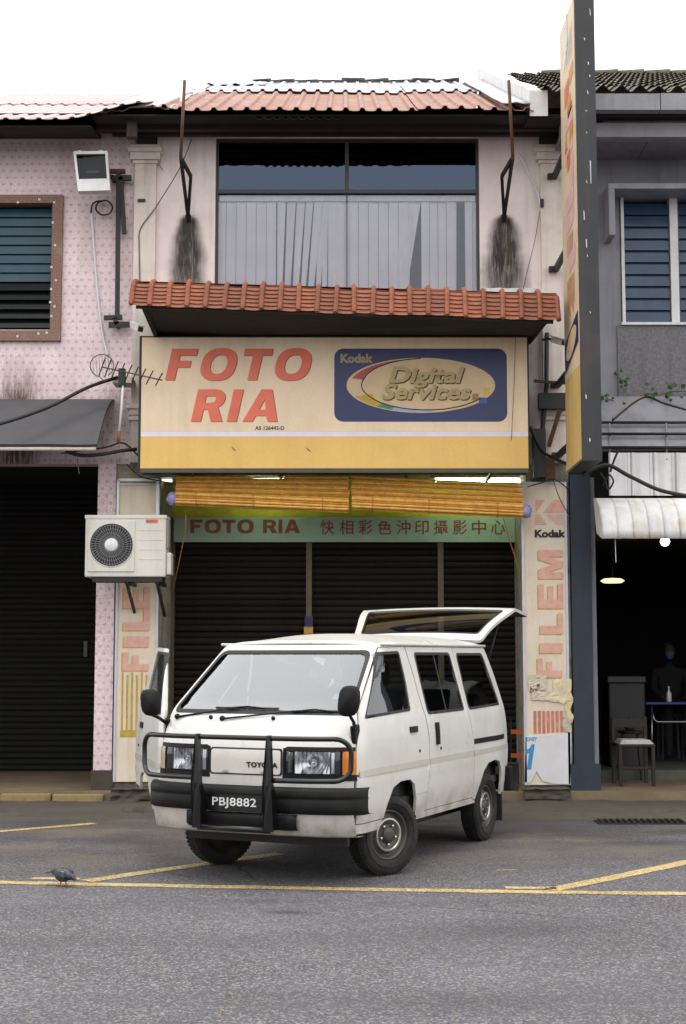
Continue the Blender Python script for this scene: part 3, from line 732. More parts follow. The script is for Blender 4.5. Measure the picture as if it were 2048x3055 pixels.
for k in range(13):
    za = lerp(iz0 + .05, iz1 - .02, k / 13); zb = lerp(iz0 + .05, iz1 - .02, (k + 1) / 13) - .008; tilt = .05 if k < 5 else .022
    up = k >= 5
    MB().add([(lx, YW + .09 - tilt, za), (ix - .02, YW + .09 - tilt, za), (ix - .02, YW + .09, zb), (lx, YW + .09, zb),
              (lx, YW + .096 - tilt, za), (ix - .02, YW + .096 - tilt, za), (ix - .02, YW + .096, zb), (lx, YW + .096, zb)],
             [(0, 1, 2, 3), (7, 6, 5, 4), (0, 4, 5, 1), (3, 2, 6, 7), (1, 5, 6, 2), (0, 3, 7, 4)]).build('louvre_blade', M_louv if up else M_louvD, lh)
MB().box(ix - .02, ix - .001, YW + .02, YW + .11, iz0, iz1).box(lx, ix - .021, YW + .05, YW + .11, iz0 + .001, iz0 + .03).build('louvre_frame', M_alu, lh)
MB().box(lx, ix, YW + .02, YW + .049, iz0 + .001, iz0 + .022).build('sill_strip', M_white, lh)
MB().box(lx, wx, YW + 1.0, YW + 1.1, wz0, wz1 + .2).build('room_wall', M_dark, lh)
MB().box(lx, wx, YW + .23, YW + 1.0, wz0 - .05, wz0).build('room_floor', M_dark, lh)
# canopy: concave grey sheet leaning out over the pavement
cx1 = ax(262, YW, 918); zt_, zb_ = az(918, YW), az(1020, 15.2)
def cano(u, v): return (lerp(lx, cx1, u), lerp(YW - .01, 15.2, v ** .75), lerp(zt_, zb_, v ** 1.2) + .012 * noise.noise(Vector((u * 9, v * 2, 0))))
mb = MB(); mb.grid(cano, 30, 10); solid(mb.build('canopy_sheet', mat('grey_canopy', '47474b', .75, var=.14, vscale=3, dirt=.3, streak=.3), lh, smooth=True), .03)
MB().tube([(lx, 15.22, zb_ - .02), (cx1 - .02, 15.22, zb_ - .02)], .022, 8).build('canopy_rim', M_pil, lh, smooth=True)
lc0, lc1 = ax(219, YW, 1400), ax(262, YW, 1400) - .006
MB().box(lc0, lc1, YW - .005, YW + .5, KZ, az(1060, YW) + .0).build('column', M_star, lh)
MB().box(lc0 - .02, lc1 + .02, YW - .02, YW + .52, KZ, KZ + .22).build('column_base', M_conc, lh)
YL = 18.9
MB().box(lx, lc1 + .3, YW + .24, YL + .3, az(1040, YW), az(1040, YW) + .15).build('ceiling', M_dark, lh)
MB().box(lc0 + .05, lc0 + .15, YW + .51, YL + .2, KZ, az(1040, YW)).build('side_wall', M_dark, lh)
MB().box(lx, lc1 + .3, YL + .1, YL + .2, KZ, az(1040, YW)).build('shutter_backing', M_dark, lh)
z = KZ; sm_ = None
while z < az(1060, YW):
    if sm_ is None:
        t = MB(); t.grid(lambda u, v: (lerp(lx, lc0 + .05, u), YL + .06 - .022 * math.sin(v * math.pi) ** .7, sh * .03 + v * sh * .94), 1, 6); sm_ = t.mesh('shutter_slat', M_shutL)
        for p in sm_.polygons: p.use_smooth = True
    o = link('shutter_slat', sm_, lh); o.location = (0, 0, z); z += sh
MB().box(ax(205, 17), ax(213, 17), 16.9, 17.1, az(1500, 17), az(1465, 17)).build('meter_box', M_conc, lh)
M_paleribs = mat('pale_ribs', 'b5a8a8', .6, var=.12, dirt=.3, dirtcol=S('9a8886'))
# left roof: faded pink sheets with white ribs
zl0 = az(272, YE); yrl = slope_to(zl0, YE, 217, 23.5); zlr = zl0 + (yrl - YE) * math.tan(R(23.5)); xe = ax(330, YE, 260)
x = xe - 5 * .74; k = 0
while x < xe - .05:
    def cr2(px, t): return .20 * sm(.95, .0, xe - px) * (1 - .9 * t)
    for (ta, tb, dz) in ((0, .46, 0), (.44, 1.0, .02)):
        solid(corr_sheet(x, 4, .185, lerp(YE, yrl, ta), lerp(zl0, zlr, ta) + dz, lerp(YE, yrl, tb), lerp(zl0, zlr, tb) + dz, .008, rib=.020, two=True, curl=lambda px, t, ta=ta, tb=tb: cr2(px, lerp(ta, tb, t))).build('roof_sheet', [M_pinksheet, M_paleribs], lh), .006, False)
    x += .74
MB().quad((lx, yrl, zlr), (xe, yrl, zlr), (xe, yrl + 4, zl0), (lx, yrl + 4, zl0)).build('rear_slope', M_pinksheet, lh)
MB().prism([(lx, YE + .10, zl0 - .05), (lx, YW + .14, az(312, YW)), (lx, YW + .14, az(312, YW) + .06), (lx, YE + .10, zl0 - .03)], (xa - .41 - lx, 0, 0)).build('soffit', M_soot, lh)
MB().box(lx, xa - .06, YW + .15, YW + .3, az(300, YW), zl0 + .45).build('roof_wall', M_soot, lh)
MB().box(ax(280, YE + .25), ax(303, YE + .25), YE + .25, YE + .345, az(322, YE + .4), az(275, YE + .4)).build('corbel', M_conc, lh)
MB().box(lx, lx + .1, YW + .3, yrl + 3, 0, zl0).build('end_wall', M_star, lh)

# ---------------------------------------------------------------- grey house (right)
YR = 16.45
rh = empty('shophouse', (ax(1480, YR), YR, 0), 'grey rendered shophouse with louvred window and dark coffee shop below', 'building')
rx0, rx1 = xd + .012, ax(2000, YR)
XR = lambda p, y=900: ax(p, YR, y)
wi0, wi1 = XR(1420, 600), XR(1700, 600); rz0, rz1 = az(738, YR), az(452, YR)
wallpanel('wall_panel', M_greyw, rh, rx0, wi0, az(1035, YR), az(315, YR), YR)
wallpanel('wall_panel', M_greyw, rh, wi0, rx1, rz1, az(315, YR), YR)
MB().box(wi0, rx1, YR, YR + .2, az(1035, YR), rz0).build('wall_panel', M_greyw, rh)
MB().box(XR(1413), rx1, YR - .03, YR - .001, az(912, YR), rz0 - .03).build('roughcast_panel', M_rough, rh)
MB().box(wi1, rx1, YR, YR + .2, rz0, rz1).build('wall_panel', M_greyw, rh)
# window hood
hx0, hx1 = ax(1400, YR - .35), ax(1414, YR - .35)
MB().box(hx0, rx1, YR - .35, YR, az(430, YR - .35), az(418, YR - .35)).build('hood_slab', M_grey2, rh)
MB().box(hx0, hx1, YR - .35, YR, az(536, YR - .35), az(430.2, YR - .35)).build('hood_cheek', M_grey2, rh)
MB().box(wi0, wi0 + .035, YR - .03, YR + .08, rz0, rz1).build('window_frame', M_white, rh)
MB().box(wi0 - .02, rx1, YR - .06, YR + .08, rz0 - .03, rz0).build('window_sill', M_white, rh)
bays = [(XR(1428), XR(1538)), (XR(1561), XR(1700))]
MB().box(XR(1540), XR(1558), YR - .005, YR + .08, rz0 + .001, rz1).build('mullion', M_white, rh)
for a, b in bays:
    for k in range(10):
        za = lerp(rz0 + .02, rz1 - .05, k / 10); zb = lerp(rz0 + .02, rz1 - .05, (k + 1) / 10) - .006
        mb = MB(); mb.add([(a, YR + .02, za), (b, YR + .02, za), (b, YR + .05, zb), (a, YR + .05, zb), (a, YR + .027, za), (b, YR + .027, za), (b, YR + .057, zb), (a, YR + .057, zb)],
                          [(0, 1, 2, 3), (7, 6, 5, 4), (0, 4, 5, 1), (3, 2, 6, 7), (1, 5, 6, 2), (0, 3, 7, 4)]); mb.build('louvre_blade', M_louvR, rh)
    MB().box(a - .02, a - .001, YR + .0, YR + .07, rz0 + .002, rz1 - .002).build('louvre_frame', M_alu, rh)
MB().box(wi0, rx1, YR + .15, YR + .18, rz0, rz1).build('curtain', mat('dark_curtain', '1d2836', .9, streak=.3), rh)
# eaves: gutter fascia, second moulding, soffit
YG = 15.45
MB().box(ax(1300, YG), ax(1525, YG) - .005, YG, YG + .12, az(250, YG), az(213, YG)).build('fascia_board', M_grey2, rh)
MB().box(ax(1525, YG) + .005, rx1, YG, YG + .12, az(250, YG), az(212, YG)).build('fascia_board', M_grey2, rh)
MB().box(ax(1300, YG), rx1, YG + .25, YG + .4, az(312, YG + .25), az(280, YG + .25)).build('eave_moulding', M_grey2, rh)
MB().box(ax(1300, YG), rx1, YG + .4, YR, az(312, YG + .25) + .0, az(312, YG + .25) + .05).build('soffit', M_greyw, rh)
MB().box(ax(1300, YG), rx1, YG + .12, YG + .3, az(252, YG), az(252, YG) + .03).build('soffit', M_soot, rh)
for k in range(1, 5):
    xx = lerp(ax(1370, YG), rx1, k / 5); MB().box(xx - .003, xx + .003, YG + .42, YR - .02, az(312, YG + .25) - .004, az(312, YG + .25) - .001).build('soffit_joint', M_soot, rh)
zg = az(212, YG) + .02; yrr = slope_to(zg, YG, 172, 24); zrr = zg + (yrr - YG) * math.tan(R(24))
M_rt = mat('dark_roof_tile', '6a6558', .9, var=.35, vscale=9, dirt=.5, dirtcol=S('2a2a24'), dscale=4, fine=.3)
tw = .21; course = .34; sl_len = math.hypot(yrr - YG, zrr - zg); nc = int(sl_len / course); dirv = Vector((0, yrr - YG, zrr - zg)).normalized(); nrm = Vector((0, -dirv.z, dirv.y))
tm = MB(); n = 8
tm.grid(lambda u, v: Vector((u * tw, 0, 0)) + dirv * (v * course * 1.08) + nrm * (.035 * math.sin(u * 2 * math.pi) + .03 * (1 - v)), n, 1); tmesh = tm.mesh('roof_tile', M_rt)
for p in tmesh.polygons: p.use_smooth = True
tx0 = ax(1248, YG); ntile = 0
rest = MB()
for j in range(nc):
    xx = tx0; i = 0
    while xx < rx1:
        pos = Vector((xx, YG, zg)) + dirv * (j * course)
        if ntile < 295 and xx < ax(1640, YG):
            o = link('roof_tile', tmesh, rh); o.location = pos + Vector((0, 0, random.uniform(-.006, .006))); ntile += 1
        else:
            rest.add([Vector(v) + pos for v in tm.v], tm.f)
        xx += tw
if rest.v: tag(rest.build('roof_tiles', M_rt, rh, smooth=True), kind='stuff')
for i in range(12):
    xx = tx0 + 1.0 + i * .42; MB().tube([(xx, yrr, zrr + .02), (xx + .40, yrr, zrr + .03)], [.07, .085], 8).build('ridge_tile', M_rt, rh, smooth=True)
MB().quad((tx0, yrr, zrr), (rx1, yrr, zrr), (rx1, yrr + 4, zg), (tx0, yrr + 4, zg)).build('rear_slope', M_rt, rh)
MB().box(rx1 - .1, rx1, YR + .2, yrr + 3, 0, zg).build('end_wall', M_greyw, rh)
# canopy with pipe rails, white sheet and curved valance
zc0, zc1_ = az(915, YR), az(1030, 15.75)
mb = MB(); mb.grid(lambda u, v: (lerp(ax(1366, 15.9), rx1, u), lerp(YR - .04, 15.75, v), lerp(zc0, zc1_, v)), 6, 3); solid(mb.build('canopy_slab', M_greyw, rh), .05)
for py, yy in ((965, 15.95), (991, 15.8), (1022, 15.66)):
    MB().tube([at(1375, py, yy), (rx1, yy, az(py, yy))], .016, 8).build('pipe_rail', M_black, rh, smooth=True)
for px in (1393, 1523): MB().tube([at(px, 967, 15.93), at(px + 1, 1050, 15.62)], .010, 6).build('rail_post', M_greyw, rh, smooth=True)
x = ax(1388, 15.62); zt2, zb2 = az(1034, 15.62), az(1132, 15.62)
while x < rx1:
    w_ = .245; t = MB(); a = x
    P = [(0, 0), (.012, -.02), (.03, -.02), (.042, 0), (.20, 0), (.212, -.008), (w_ - .003, 0)]
    for (p, h), (q, g) in zip(P, P[1:]): t.quad((a + p, 15.62 + h, zb2), (a + q, 15.62 + g, zb2), (a + q, 15.62 + g, zt2), (a + p, 15.62 + h, zt2))
    solid(t.build('white_sheet', M_whitemetal, rh), .004, False); x += w_
# quarter-round scalloped valance, bay by bay
x = ax(1371, 15.1); zv1, zv0 = az(1140, 15.62), az(1222, 15.1)
vm = mat('stained_white_valance', 'cfcfd0', .6, var=.12, vscale=5, dirt=.55, dirtcol=S('a58f5c'), dscale=3, streak=.5)
while x < rx1:
    a = x; w_ = .165
    def val(u, v):
        th = v * R(90); s_ = .03 * abs(math.sin(u * math.pi)) ** .6
        return (a + u * w_, 15.60 - (.50 + s_) * math.sin(th), zv1 - (zv1 - zv0) * (1 - math.cos(th)) - .04 * v)
    t = MB(); t.grid(val, 8, 8); solid(t.build('valance_panel', vm, rh, smooth=True), .008, False); x += w_
e = ax(1371, 15.1); P = [(e, 15.60, zv1)] + [(e, 15.60 - .5 * math.sin(R(a)), zv1 - (zv1 - zv0) * (1 - math.cos(R(a))) - .04 * a / 90) for a in range(10, 91, 10)] + [(e, 15.45, zv0 + .05)]
MB().prism(P, (.012, 0, 0)).build('valance_end', vm, rh)
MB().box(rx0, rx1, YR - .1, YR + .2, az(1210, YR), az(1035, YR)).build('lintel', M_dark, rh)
# blue column and the dark coffee shop behind it
MB().box(ax(1306, YW, 1400), ax(1352, YW, 1400), YW - .05, YW + .6, KZ, az(1085, YW)).build('column', M_blue, rh)
MB().box(ax(1352.5, YW, 1400), ax(1364, YW, 1400), YW + .02, YW + .5, KZ, az(1090, YW)).build('column_edge', M_greyw, rh)
MB().box(ax(1306, YW, 1750) - .02, ax(1364, YW, 1750) + .03, YW - .08, YW + .62, KZ, az(1745, YW)).build('column_base', M_blue, rh)
rc0 = ax(1364, YW, 1400)
YI = 22.5
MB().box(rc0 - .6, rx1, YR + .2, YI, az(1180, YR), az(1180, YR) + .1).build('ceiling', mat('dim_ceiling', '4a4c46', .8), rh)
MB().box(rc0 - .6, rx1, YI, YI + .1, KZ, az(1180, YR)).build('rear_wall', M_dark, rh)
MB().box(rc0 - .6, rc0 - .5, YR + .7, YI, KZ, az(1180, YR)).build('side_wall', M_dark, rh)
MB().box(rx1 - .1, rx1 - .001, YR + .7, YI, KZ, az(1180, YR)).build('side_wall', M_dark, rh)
MB().box(rc0 + .02, rx1, 17.6, YI, KZ + .001, KZ + .12).build('floor_step', mat('green_cement', '55594f', .8, var=.3, dirt=.4), rh)
# ---------------------------------------------------------------- tiled awning over the sign
YA = 14.8
aw = empty('awning', (0, YA, az(700, YA)), 'long orange plastic roof-tile awning above the photo shop sign', 'awning')
A0, A1 = at(299, 696, YA), at(1277, 731, YA); NB = 23
bw = (A1.x - A0.x) / NB
ta = MB()
def awprof(v):                                    # bottom to top: steep, curling back over at the top
    h = .325 * v; back = .14 * v + .10 * sm(.8, 1, v); return back, h
steps = 7
def bay(u, v):
    b, h = awprof(v); st = (v * steps) % 1.0; sag = .012 * math.sin(u * math.pi)
    return (u * bw, b + .016 * st + sag * .3, h - .006 * math.sin(u * math.pi))
rows = []
for k in range(steps):
    rows += [(k + .02) / steps, (k + .5) / steps, (k + .97) / steps]
vs = []; nu = 6
for v in rows:
    for i in range(nu + 1): vs.append(bay(i / nu, v))
ta.add(vs, [(j * (nu + 1) + i, j * (nu + 1) + i + 1, (j + 1) * (nu + 1) + i + 1, (j + 1) * (nu + 1) + i) for j in range(len(rows) - 1) for i in range(nu)])
# rounded rib on the left edge of the bay
rib = []
for k in range(13):
    v = k / 12; b, h = awprof(v); rib.append((0, b - .004 + .005 * (k % 2), h))
rib.append((0, .33, .33)); ta.tube(rib, [.020 if k == 0 else .027 + .003 * (k % 2) for k in range(14)], 8)
tmesh2 = ta.mesh('awning_tile', M_terra)
for i in range(NB):
    o = link('awning_tile', tmesh2, aw); p = A0.lerp(A1, i / NB); o.location = p + Vector((0, random.uniform(-.012, .012), random.uniform(-.010, .010)))
    o.rotation_euler = (random.uniform(-.03, .03), math.atan2(A0.z - A1.z, A1.x - A0.x) + random.uniform(-.02, .02), random.uniform(-.03, .03))
    hs = lerp(1.0, 1.10, i / NB); o.scale = (1, 1, hs)
rb = MB(); rb.tube([tuple(Vector(q) + A1 + Vector((0, 0, 0))) for q in rib], .028, 8); rb.build('end_rib', M_terra, aw, smooth=True)
ytop = YW - .02
MB().add([A0 + Vector((0, .20, .31)), A1 + Vector((0, .20, .34)), (A1.x, ytop, A1.z + .42), (A0.x, ytop, A0.z + .42)], [(0, 1, 2, 3)]).build('awning_top', M_terra, aw)
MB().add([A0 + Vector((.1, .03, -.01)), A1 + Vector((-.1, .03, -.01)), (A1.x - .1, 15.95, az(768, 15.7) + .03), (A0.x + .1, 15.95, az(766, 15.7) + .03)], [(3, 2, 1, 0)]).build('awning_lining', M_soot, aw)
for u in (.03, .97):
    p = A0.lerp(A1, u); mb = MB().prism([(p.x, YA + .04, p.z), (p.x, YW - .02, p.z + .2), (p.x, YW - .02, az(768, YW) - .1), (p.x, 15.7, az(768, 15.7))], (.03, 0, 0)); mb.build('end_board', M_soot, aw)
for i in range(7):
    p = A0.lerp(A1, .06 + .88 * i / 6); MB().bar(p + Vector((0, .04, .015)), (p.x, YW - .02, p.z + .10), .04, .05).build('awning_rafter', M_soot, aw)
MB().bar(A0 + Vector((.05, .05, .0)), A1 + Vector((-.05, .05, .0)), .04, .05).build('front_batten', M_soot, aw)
b0, b1 = at(1112, 672, YW - .06), at(1247, 656, YW - .06)
mb = MB(); mb.grid(lambda u, v: (lerp(b0.x, b1.x, u), YW - .03 - .10 * (1 - v), lerp(b0.z - .06, b1.z, v) + .012 * noise.noise(Vector((u * 7, v * 2, 0)))), 14, 3); solid(mb.build('white_flashing', M_whitemetal, aw, smooth=True), .008)

# ---------------------------------------------------------------- main sign box
YF = 15.72
sg = empty('shop_sign', (0, YF, az(1075, YF)), 'wide cream and yellow photo shop sign box with red italic lettering', 'sign')
s0, s1 = at(319, 767, YF), at(1212, 1074, YF)
MB().box(s0.x, s1.x, YF + .004, YF + .42, s1.z, s0.z).build('sign_box', M_black, sg)
fx0, fx1, fz1 = s0.x + .03, s1.x - .02, s0.z - .02
zy1, zw_ = az(997, YF), az(986, YF)
M_cream = mat('sign_cream', 'ecd4b4', .4, var=.06, vscale=1.5, fine=.06, dirt=.12, dirtcol=S('9a8462'), streak=.14, fscale=60)
M_yel = mat('sign_yellow', 'e8be68', .4, var=.06, vscale=1.5, fine=.06, dirt=.12, dirtcol=S('a5803c'), streak=.12, fscale=60)
M_lav = mat('sign_lavender', 'e2e0ee', .4, var=.05)
def face(x0, x1, z0, z1, m, name, Y=YF, th=.01): return MB().box(x0, x1, Y - th, Y, z0, z1).build(name, m, sg)
face(fx0, fx1, zw_, fz1, M_cream, 'cream_panel'); face(fx0, fx1, zy1, zw_ - .001, M_lav, 'pale_band'); face(fx0, fx1, s1.z + .02, zy1 - .001, M_yel, 'yellow_panel')
YT = YF - .0135
FN = lambda d: (lambda x, z: (x, YF - .0105 - d, z))
M_red = mat('red_vinyl', 'e87458', .5, var=.12, vscale=2, fine=.1)
M_redout = mat('red_vinyl_edge', '8d4a2a', .5, var=.1)
def signword(text, px0, px1, py0, py1, ws, gap, sh_):
    a, b = at(px0, py1, YT), at(px1, py0, YT); h = b.z - a.z
    tot = sum(glyph(c)[2] * ws + gap for c in text) - gap + sh_; k = (b.x - a.x) / (tot * h)
    letters(text, lambda x, z: (a.x + (x - a.x) * k, YF - .0125, z), a.x, a.z, h, ws, gap, sh_, 'red_letter', M_red, sg)
    letters(text, lambda x, z: (a.x + (x - a.x) * k + .009, YF - .0113, z - .006), a.x, a.z, h, ws, gap, sh_, 'letter_edge', M_redout, sg)
signword('FOTO', 377, 718, 796, 868, 1.12, .17, .22)
signword('RIA', 436, 650, 889, 963, 1.12, .14, .22)
a = at(583, 982, YT); b = at(650, 973, YT); fonttext('AS 126442-D', facing(a.x, YT, a.z), b.x - a.x, b.z - a.z, M_black, sg, 'registration_number', .02)
M_navy = mat('sign_navy', '1c2a5c', .4, var=.1)
a, b = at(764, 963, YT), at(1158, 796, YT)
bp = sheet(FN(.002), [rrect(a.x, b.x, a.z, b.z, .10)]).build('blue_panel', M_navy, sg)
def P2(px, py): q = at(px, py, YT); return (q.x, q.z)
def px_ell(cx, cy, rx, ry, n=48, a0=0, a1=360):
    return [P2(cx + rx * math.cos(R(lerp(a0, a1, k / n))), cy - ry * math.sin(R(lerp(a0, a1, k / n)))) for k in range(n if a1 - a0 == 360 else n + 1)]
M_tan = mat('oval_tan', 'd3b790', .45, var=.08); M_tan2 = mat('oval_inner', 'd8c0a0', .45, var=.08)
sheet(FN(.004), [px_ell(962, 880, 170, 63)]).build('oval', M_tan, bp)
def arc(a0, a1, r0, r1, m, off=.006, name='colour_band', cx=962, cy=880, n=14):
    P = [P2(cx + 170 * f * math.cos(R(lerp(a0, a1, k / n))), cy - 63 * f * math.sin(R(lerp(a0, a1, k / n)))) for f, ks in (((r0), range(n + 1)),) for k in ks]
    Q = [P2(cx + 170 * (lerp(r1[0], r1[1], k / n)) * math.cos(R(lerp(a0, a1, k / n))), cy - 63 * lerp(r1[0], r1[1], k / n) * math.sin(R(lerp(a0, a1, k / n)))) for k in range(n, -1, -1)]
    sheet(FN(off), [P + Q]).build(name, m, bp)
arc(95, 165, .96, (.95, .80), mat('band_red', 'a8503c', .5)); arc(95, 165, .93, (.935, .76), mat('band_white', 'd8d0d0', .5), .0052)
arc(205, 232, .97, (.72, .84), mat('band_ochre', 'bfa02e', .5)); arc(232, 246, .97, (.84, .86), mat('band_green', '3e8a6c', .5)); arc(246, 280, .97, (.86, .90), mat('band_blue', '8fa6cc', .5))
MB().tube([FN(.008)(*P2(962 + 170 * f * math.cos(R(t)), 880 - 63 * f * math.sin(R(t)))) for t, f in [(90 + k * 10, interp(k, [(0, .98), (7, .80), (12, .80), (20, .92), (24, .93)])) for k in range(25)]], .005, 4).build('swoosh_line', M_black, bp)
M_let = mat('khaki_print', 'b3a06c', .5, var=.1); M_let2 = mat('dark_print', '33342c', .5)
for txt, x0, x1, y0, y1 in (('Digital', 888, 1062, 838, 886), ('Services', 872, 1076, 876, 913)):
    for m_, dx, dz, off in ((M_let2, .012, -.012, .0005), (M_let, 0, 0, .0035)):
        a, b = at(x0, y1, YT), at(x1, y0, YT); fonttext(txt, facing(a.x + dx, YF - .0185 - off, a.z + dz), b.x - a.x, b.z - a.z, m_, bp, 'oval_lettering', .035, .25)
a, b = at(778, 829, YT), at(853, 808, YT); fonttext('Kodak', facing(a.x, YF - .0145, a.z), b.x - a.x, b.z - a.z, mat('khaki_print2', 'a5946a', .5), bp, 'brand_lettering', .045)
for x0, x1, y0, y1, h in ((1105, 1120, 886, 900, 'c8bc3c'), (1080, 1094, 899, 915, 'a87a4c'), (1095, 1113, 908, 922, '2c5c9c')):
    a, b = P2(x0, y1), P2(x1, y0); sheet(FN(.0075), [[a, (b[0], a[1]), b, (a[0], b[1])]]).build('colour_square', mat('square_' + h, h, .5), bp)
for px, py in ((534, 1025), (705, 1027)):
    p = at(px, py, YT); MB().bar((p.x - .02, YF - .012, p.z + .02), (p.x + .02, YF - .012, p.z - .02), .014, .006).build('hole', M_rust, sg)
MB().tube([at(1178, 770, YT - .03), at(1176, 860, YT - .04), at(1172, 940, YT - .03), at(1169, 1005, YT - .02)], .003, 5).build('loose_wire', M_black, sg)
MB().box(fx0, fx1, YF - .03, YF + .003, s1.z - .03, s1.z + .018).build('bottom_rail', mat('sign_rail', '4a4536', .5), sg)
for px in (440, 640, 930, 1120):
    p = at(px, 1082, 16.0); MB().bar((p.x, YF + .1, s1.z - .01), (p.x, YW + .1, s1.z - .03), .03, .04).build('bracket', M_black, sg)

# ---------------------------------------------------------------- blade sign on the right
bs = None
XB = ax(1321, 14.3, 450)
YN, YFR = 14.3, 15.3
zb_n = at(1325, 1052, YN).z; ztop = 9.6
ztop = onx(1283, 68, XB).z
bs = empty('blade_sign', (XB + .1, 14.8, zb_n), 'tall upright blade sign with dark steel edge and peeling cream face', 'sign')
th = 46 * K / FPX * YN
MB().box(XB, XB + th, YN, YFR, zb_n, ztop).build('sign_case', mat('dark_sheet_steel', '1e2127', .5, var=.16, vscale=2, dirt=.3, dirtcol=S('55402f'), dscale=1.5, streak=.25), bs)
M_bcream = mat('blade_cream', 'd8c4a4', .5, var=.10, vscale=2, dirt=.3, dirtcol=S('a88d55'), dscale=1.2, streak=.3)
M_byel = mat('blade_yellow', 'cfae68', .5, var=.10, vscale=2, dirt=.25, streak=.25)
zsp = onx(1295, 870, XB).z
MB().box(XB - .008, XB - .001, YN + .03, YFR - .02, zsp, ztop - .02).build('cream_face', M_bcream, bs)
MB().box(XB - .008, XB - .001, YN + .03, YFR - .02, zb_n + .02, zsp - .001).build('yellow_face', M_byel, bs)
# peeling print on the face: shapes in (fraction across, picture y)
def bq(f0, f1, y0, y1, m, name='peeling_print', sk=0):
    ya, yb = lerp(YFR, YN, f0), lerp(YFR, YN, f1); x_ = XB - .011
    def Z(y, Y): return at(784, y, Y).z
    pts = [(x_, ya, Z(y1, 14.8)), (x_, yb, Z(y1, 14.8) + sk), (x_, yb, Z(y0, 14.8) + sk), (x_, ya, Z(y0, 14.8))]
    MB().poly(pts).build(name, m, bs)
Mo, Mp, Mr, Mw = mat('print_orange', 'c98a2e', .6, var=.2), mat('print_pink', 'd8a8b0', .6, var=.15), mat('print_red', 'cf6a3c', .6, var=.2), mat('print_white', 'dcd8d0', .6)
for a_ in ((.62, .88, 175, 208, Mo), (.30, .58, 190, 235, Mr), (.45, .70, 232, 258, Mo), (.50, .78, 258, 275, mat('print_brown', '9a6a26', .6)), (.30, .80, 268, 300, Mp), (.58, .82, 300, 335, Mo), (.30, .42, 312, 342, Mo),
           (.30, .45, 335, 372, Mp), (.62, .80, 335, 360, Mp), (.42, .60, 352, 392, Mr), (.66, .80, 372, 440, Mp), (.30, .80, 445, 485, Mp), (.30, .78, 492, 528, Mp), (.42, .82, 580, 622, Mp)):
    bq(*a_, sk=.04)
for k in range(7): bq(.30 + k * .07, .33 + k * .07, 632, 700 + 10 * (k % 3), Mr if k % 2 else Mo)
for k in range(5): bq(.34 + k * .08, .36 + k * .08, 536, 580, Mr)
for k in range(6): bq(.45 + k * .07, .48 + k * .07, 120 - 6 * k, 160, Mw, sk=.12)
bq(.25, .55, 60, 150, Mw, sk=.2)
yc, zc_ = 14.79, at(784, 788, 14.8).z
L = [(XB - .012, YN + .06, zc_ + .27), (XB - .012, YFR - .06, zc_ + .10), (XB - .012, YFR - .08, zc_ - .24), (XB - .012, YN + .06, zc_ - .05)]
dl = MB().poly(L).build('navy_panel', M_navy, bs)
MB().poly([(XB - .015, yc + .34 * math.cos(R(t)), zc_ + .02 - .06 * math.cos(R(t)) * 1.2 + .13 * math.sin(R(t))) for t in range(0, 360, 12)]).build('oval', M_tan, bs)
random.seed(2)
for py, L_ in ((18, 20), (85, 6), (140, 8), (205, 10), (300, 3), (365, 66), (410, 8), (480, 26), (545, 24), (580, 6), (900, 12), (710, 5), (1000, 10), (170, 5), (250, 4)):
    p = at(1342 + random.uniform(-9, 6), py, YN); q = at(1342 + random.uniform(-6, 9), py + L_ * .8, YN); x_ = p.x
    MB().poly([(p.x, YN - .003, p.z), (p.x + random.uniform(.006, .016), YN - .003, p.z - .01), (p.x + .012, YN - .003, q.z), (p.x + .004, YN - .003, q.z - .01)]).build('paint_scrape', M_whitemetal, bs)
for py in (403, 615, 880, 1040):
    p = onx(1288, py, XB); zb3 = at(1270, py, YW - .1).z
    MB().box(xc + .08, XB + .02, YW - .14, YW - .08, zb3 - .03, zb3 + .03).box(XB + .02, XB + .08, YFR, YW - .08, zb3 - .025, zb3 + .025).build('bracket', M_black, bs)

# ---------------------------------------------------------------- inner sign, blinds, tube lights
isg = empty('inner_sign', (0, YS - .05, az(1238, YS)), 'pale green signboard above shutters with brown lettering and Chinese characters', 'sign')
M_pgreen = mat('pale_green_board', '9db8a4', .55, var=.1, vscale=1.5, dirt=.25)
i0, i1 = at(397, 1238, YS - .06), at(1198, 1181, YS - .06)
MB().box(i0.x, i1.x, YS - .06, YS - .001, i0.z, i1.z).build('board', M_pgreen, isg)
M_brown = mat('brown_letters', '8d4a34', .6, var=.15)
def inw(text, px0, px1, py0, py1):
    a, b = at(px0, py1, YS - .06), at(px1, py0, YS - .06); h = b.z - a.z; tot = sum(glyph(c, .24)[2] * 1.05 + .10 for c in text) - .10; k = (b.x - a.x) / (tot * h)
    letters(text, lambda x, z: (a.x + (x - a.x) * k, YS - .064, z), a.x, a.z, h, 1.05, .10, 0, 'brown_letter', M_brown, isg, t=.24)
inw('FOTO', 435, 580, 1187, 1218); inw('RIA', 601, 686, 1187, 1218)
for i, ch in enumerate('快相彩色沖印攝影中心'):
    c = 748 + i * 43.6 - (0 if i < 5 else 2); a, b = at(c - 16, 1221, YS - .06), at(c + 16, 1188, YS - .06)
    fonttext(ch, facing(a.x, YS - .064, a.z), b.x - a.x, b.z - a.z, M_brown, isg, 'character', .008)
M_bamboo = mat('bamboo', 'f4b85a', .6, var=.25, vscale=12, fine=.2, fscale=60)
M_bamboo2 = mat('dark_bamboo', 'c88838', .7, var=.25, vscale=12)
M_cordb = mat('orange_cord', 'b0742a', .7)
M_bag = mat('lavender_bag', '8f90c4', .45, var=.2, vscale=9)
YB = 15.98
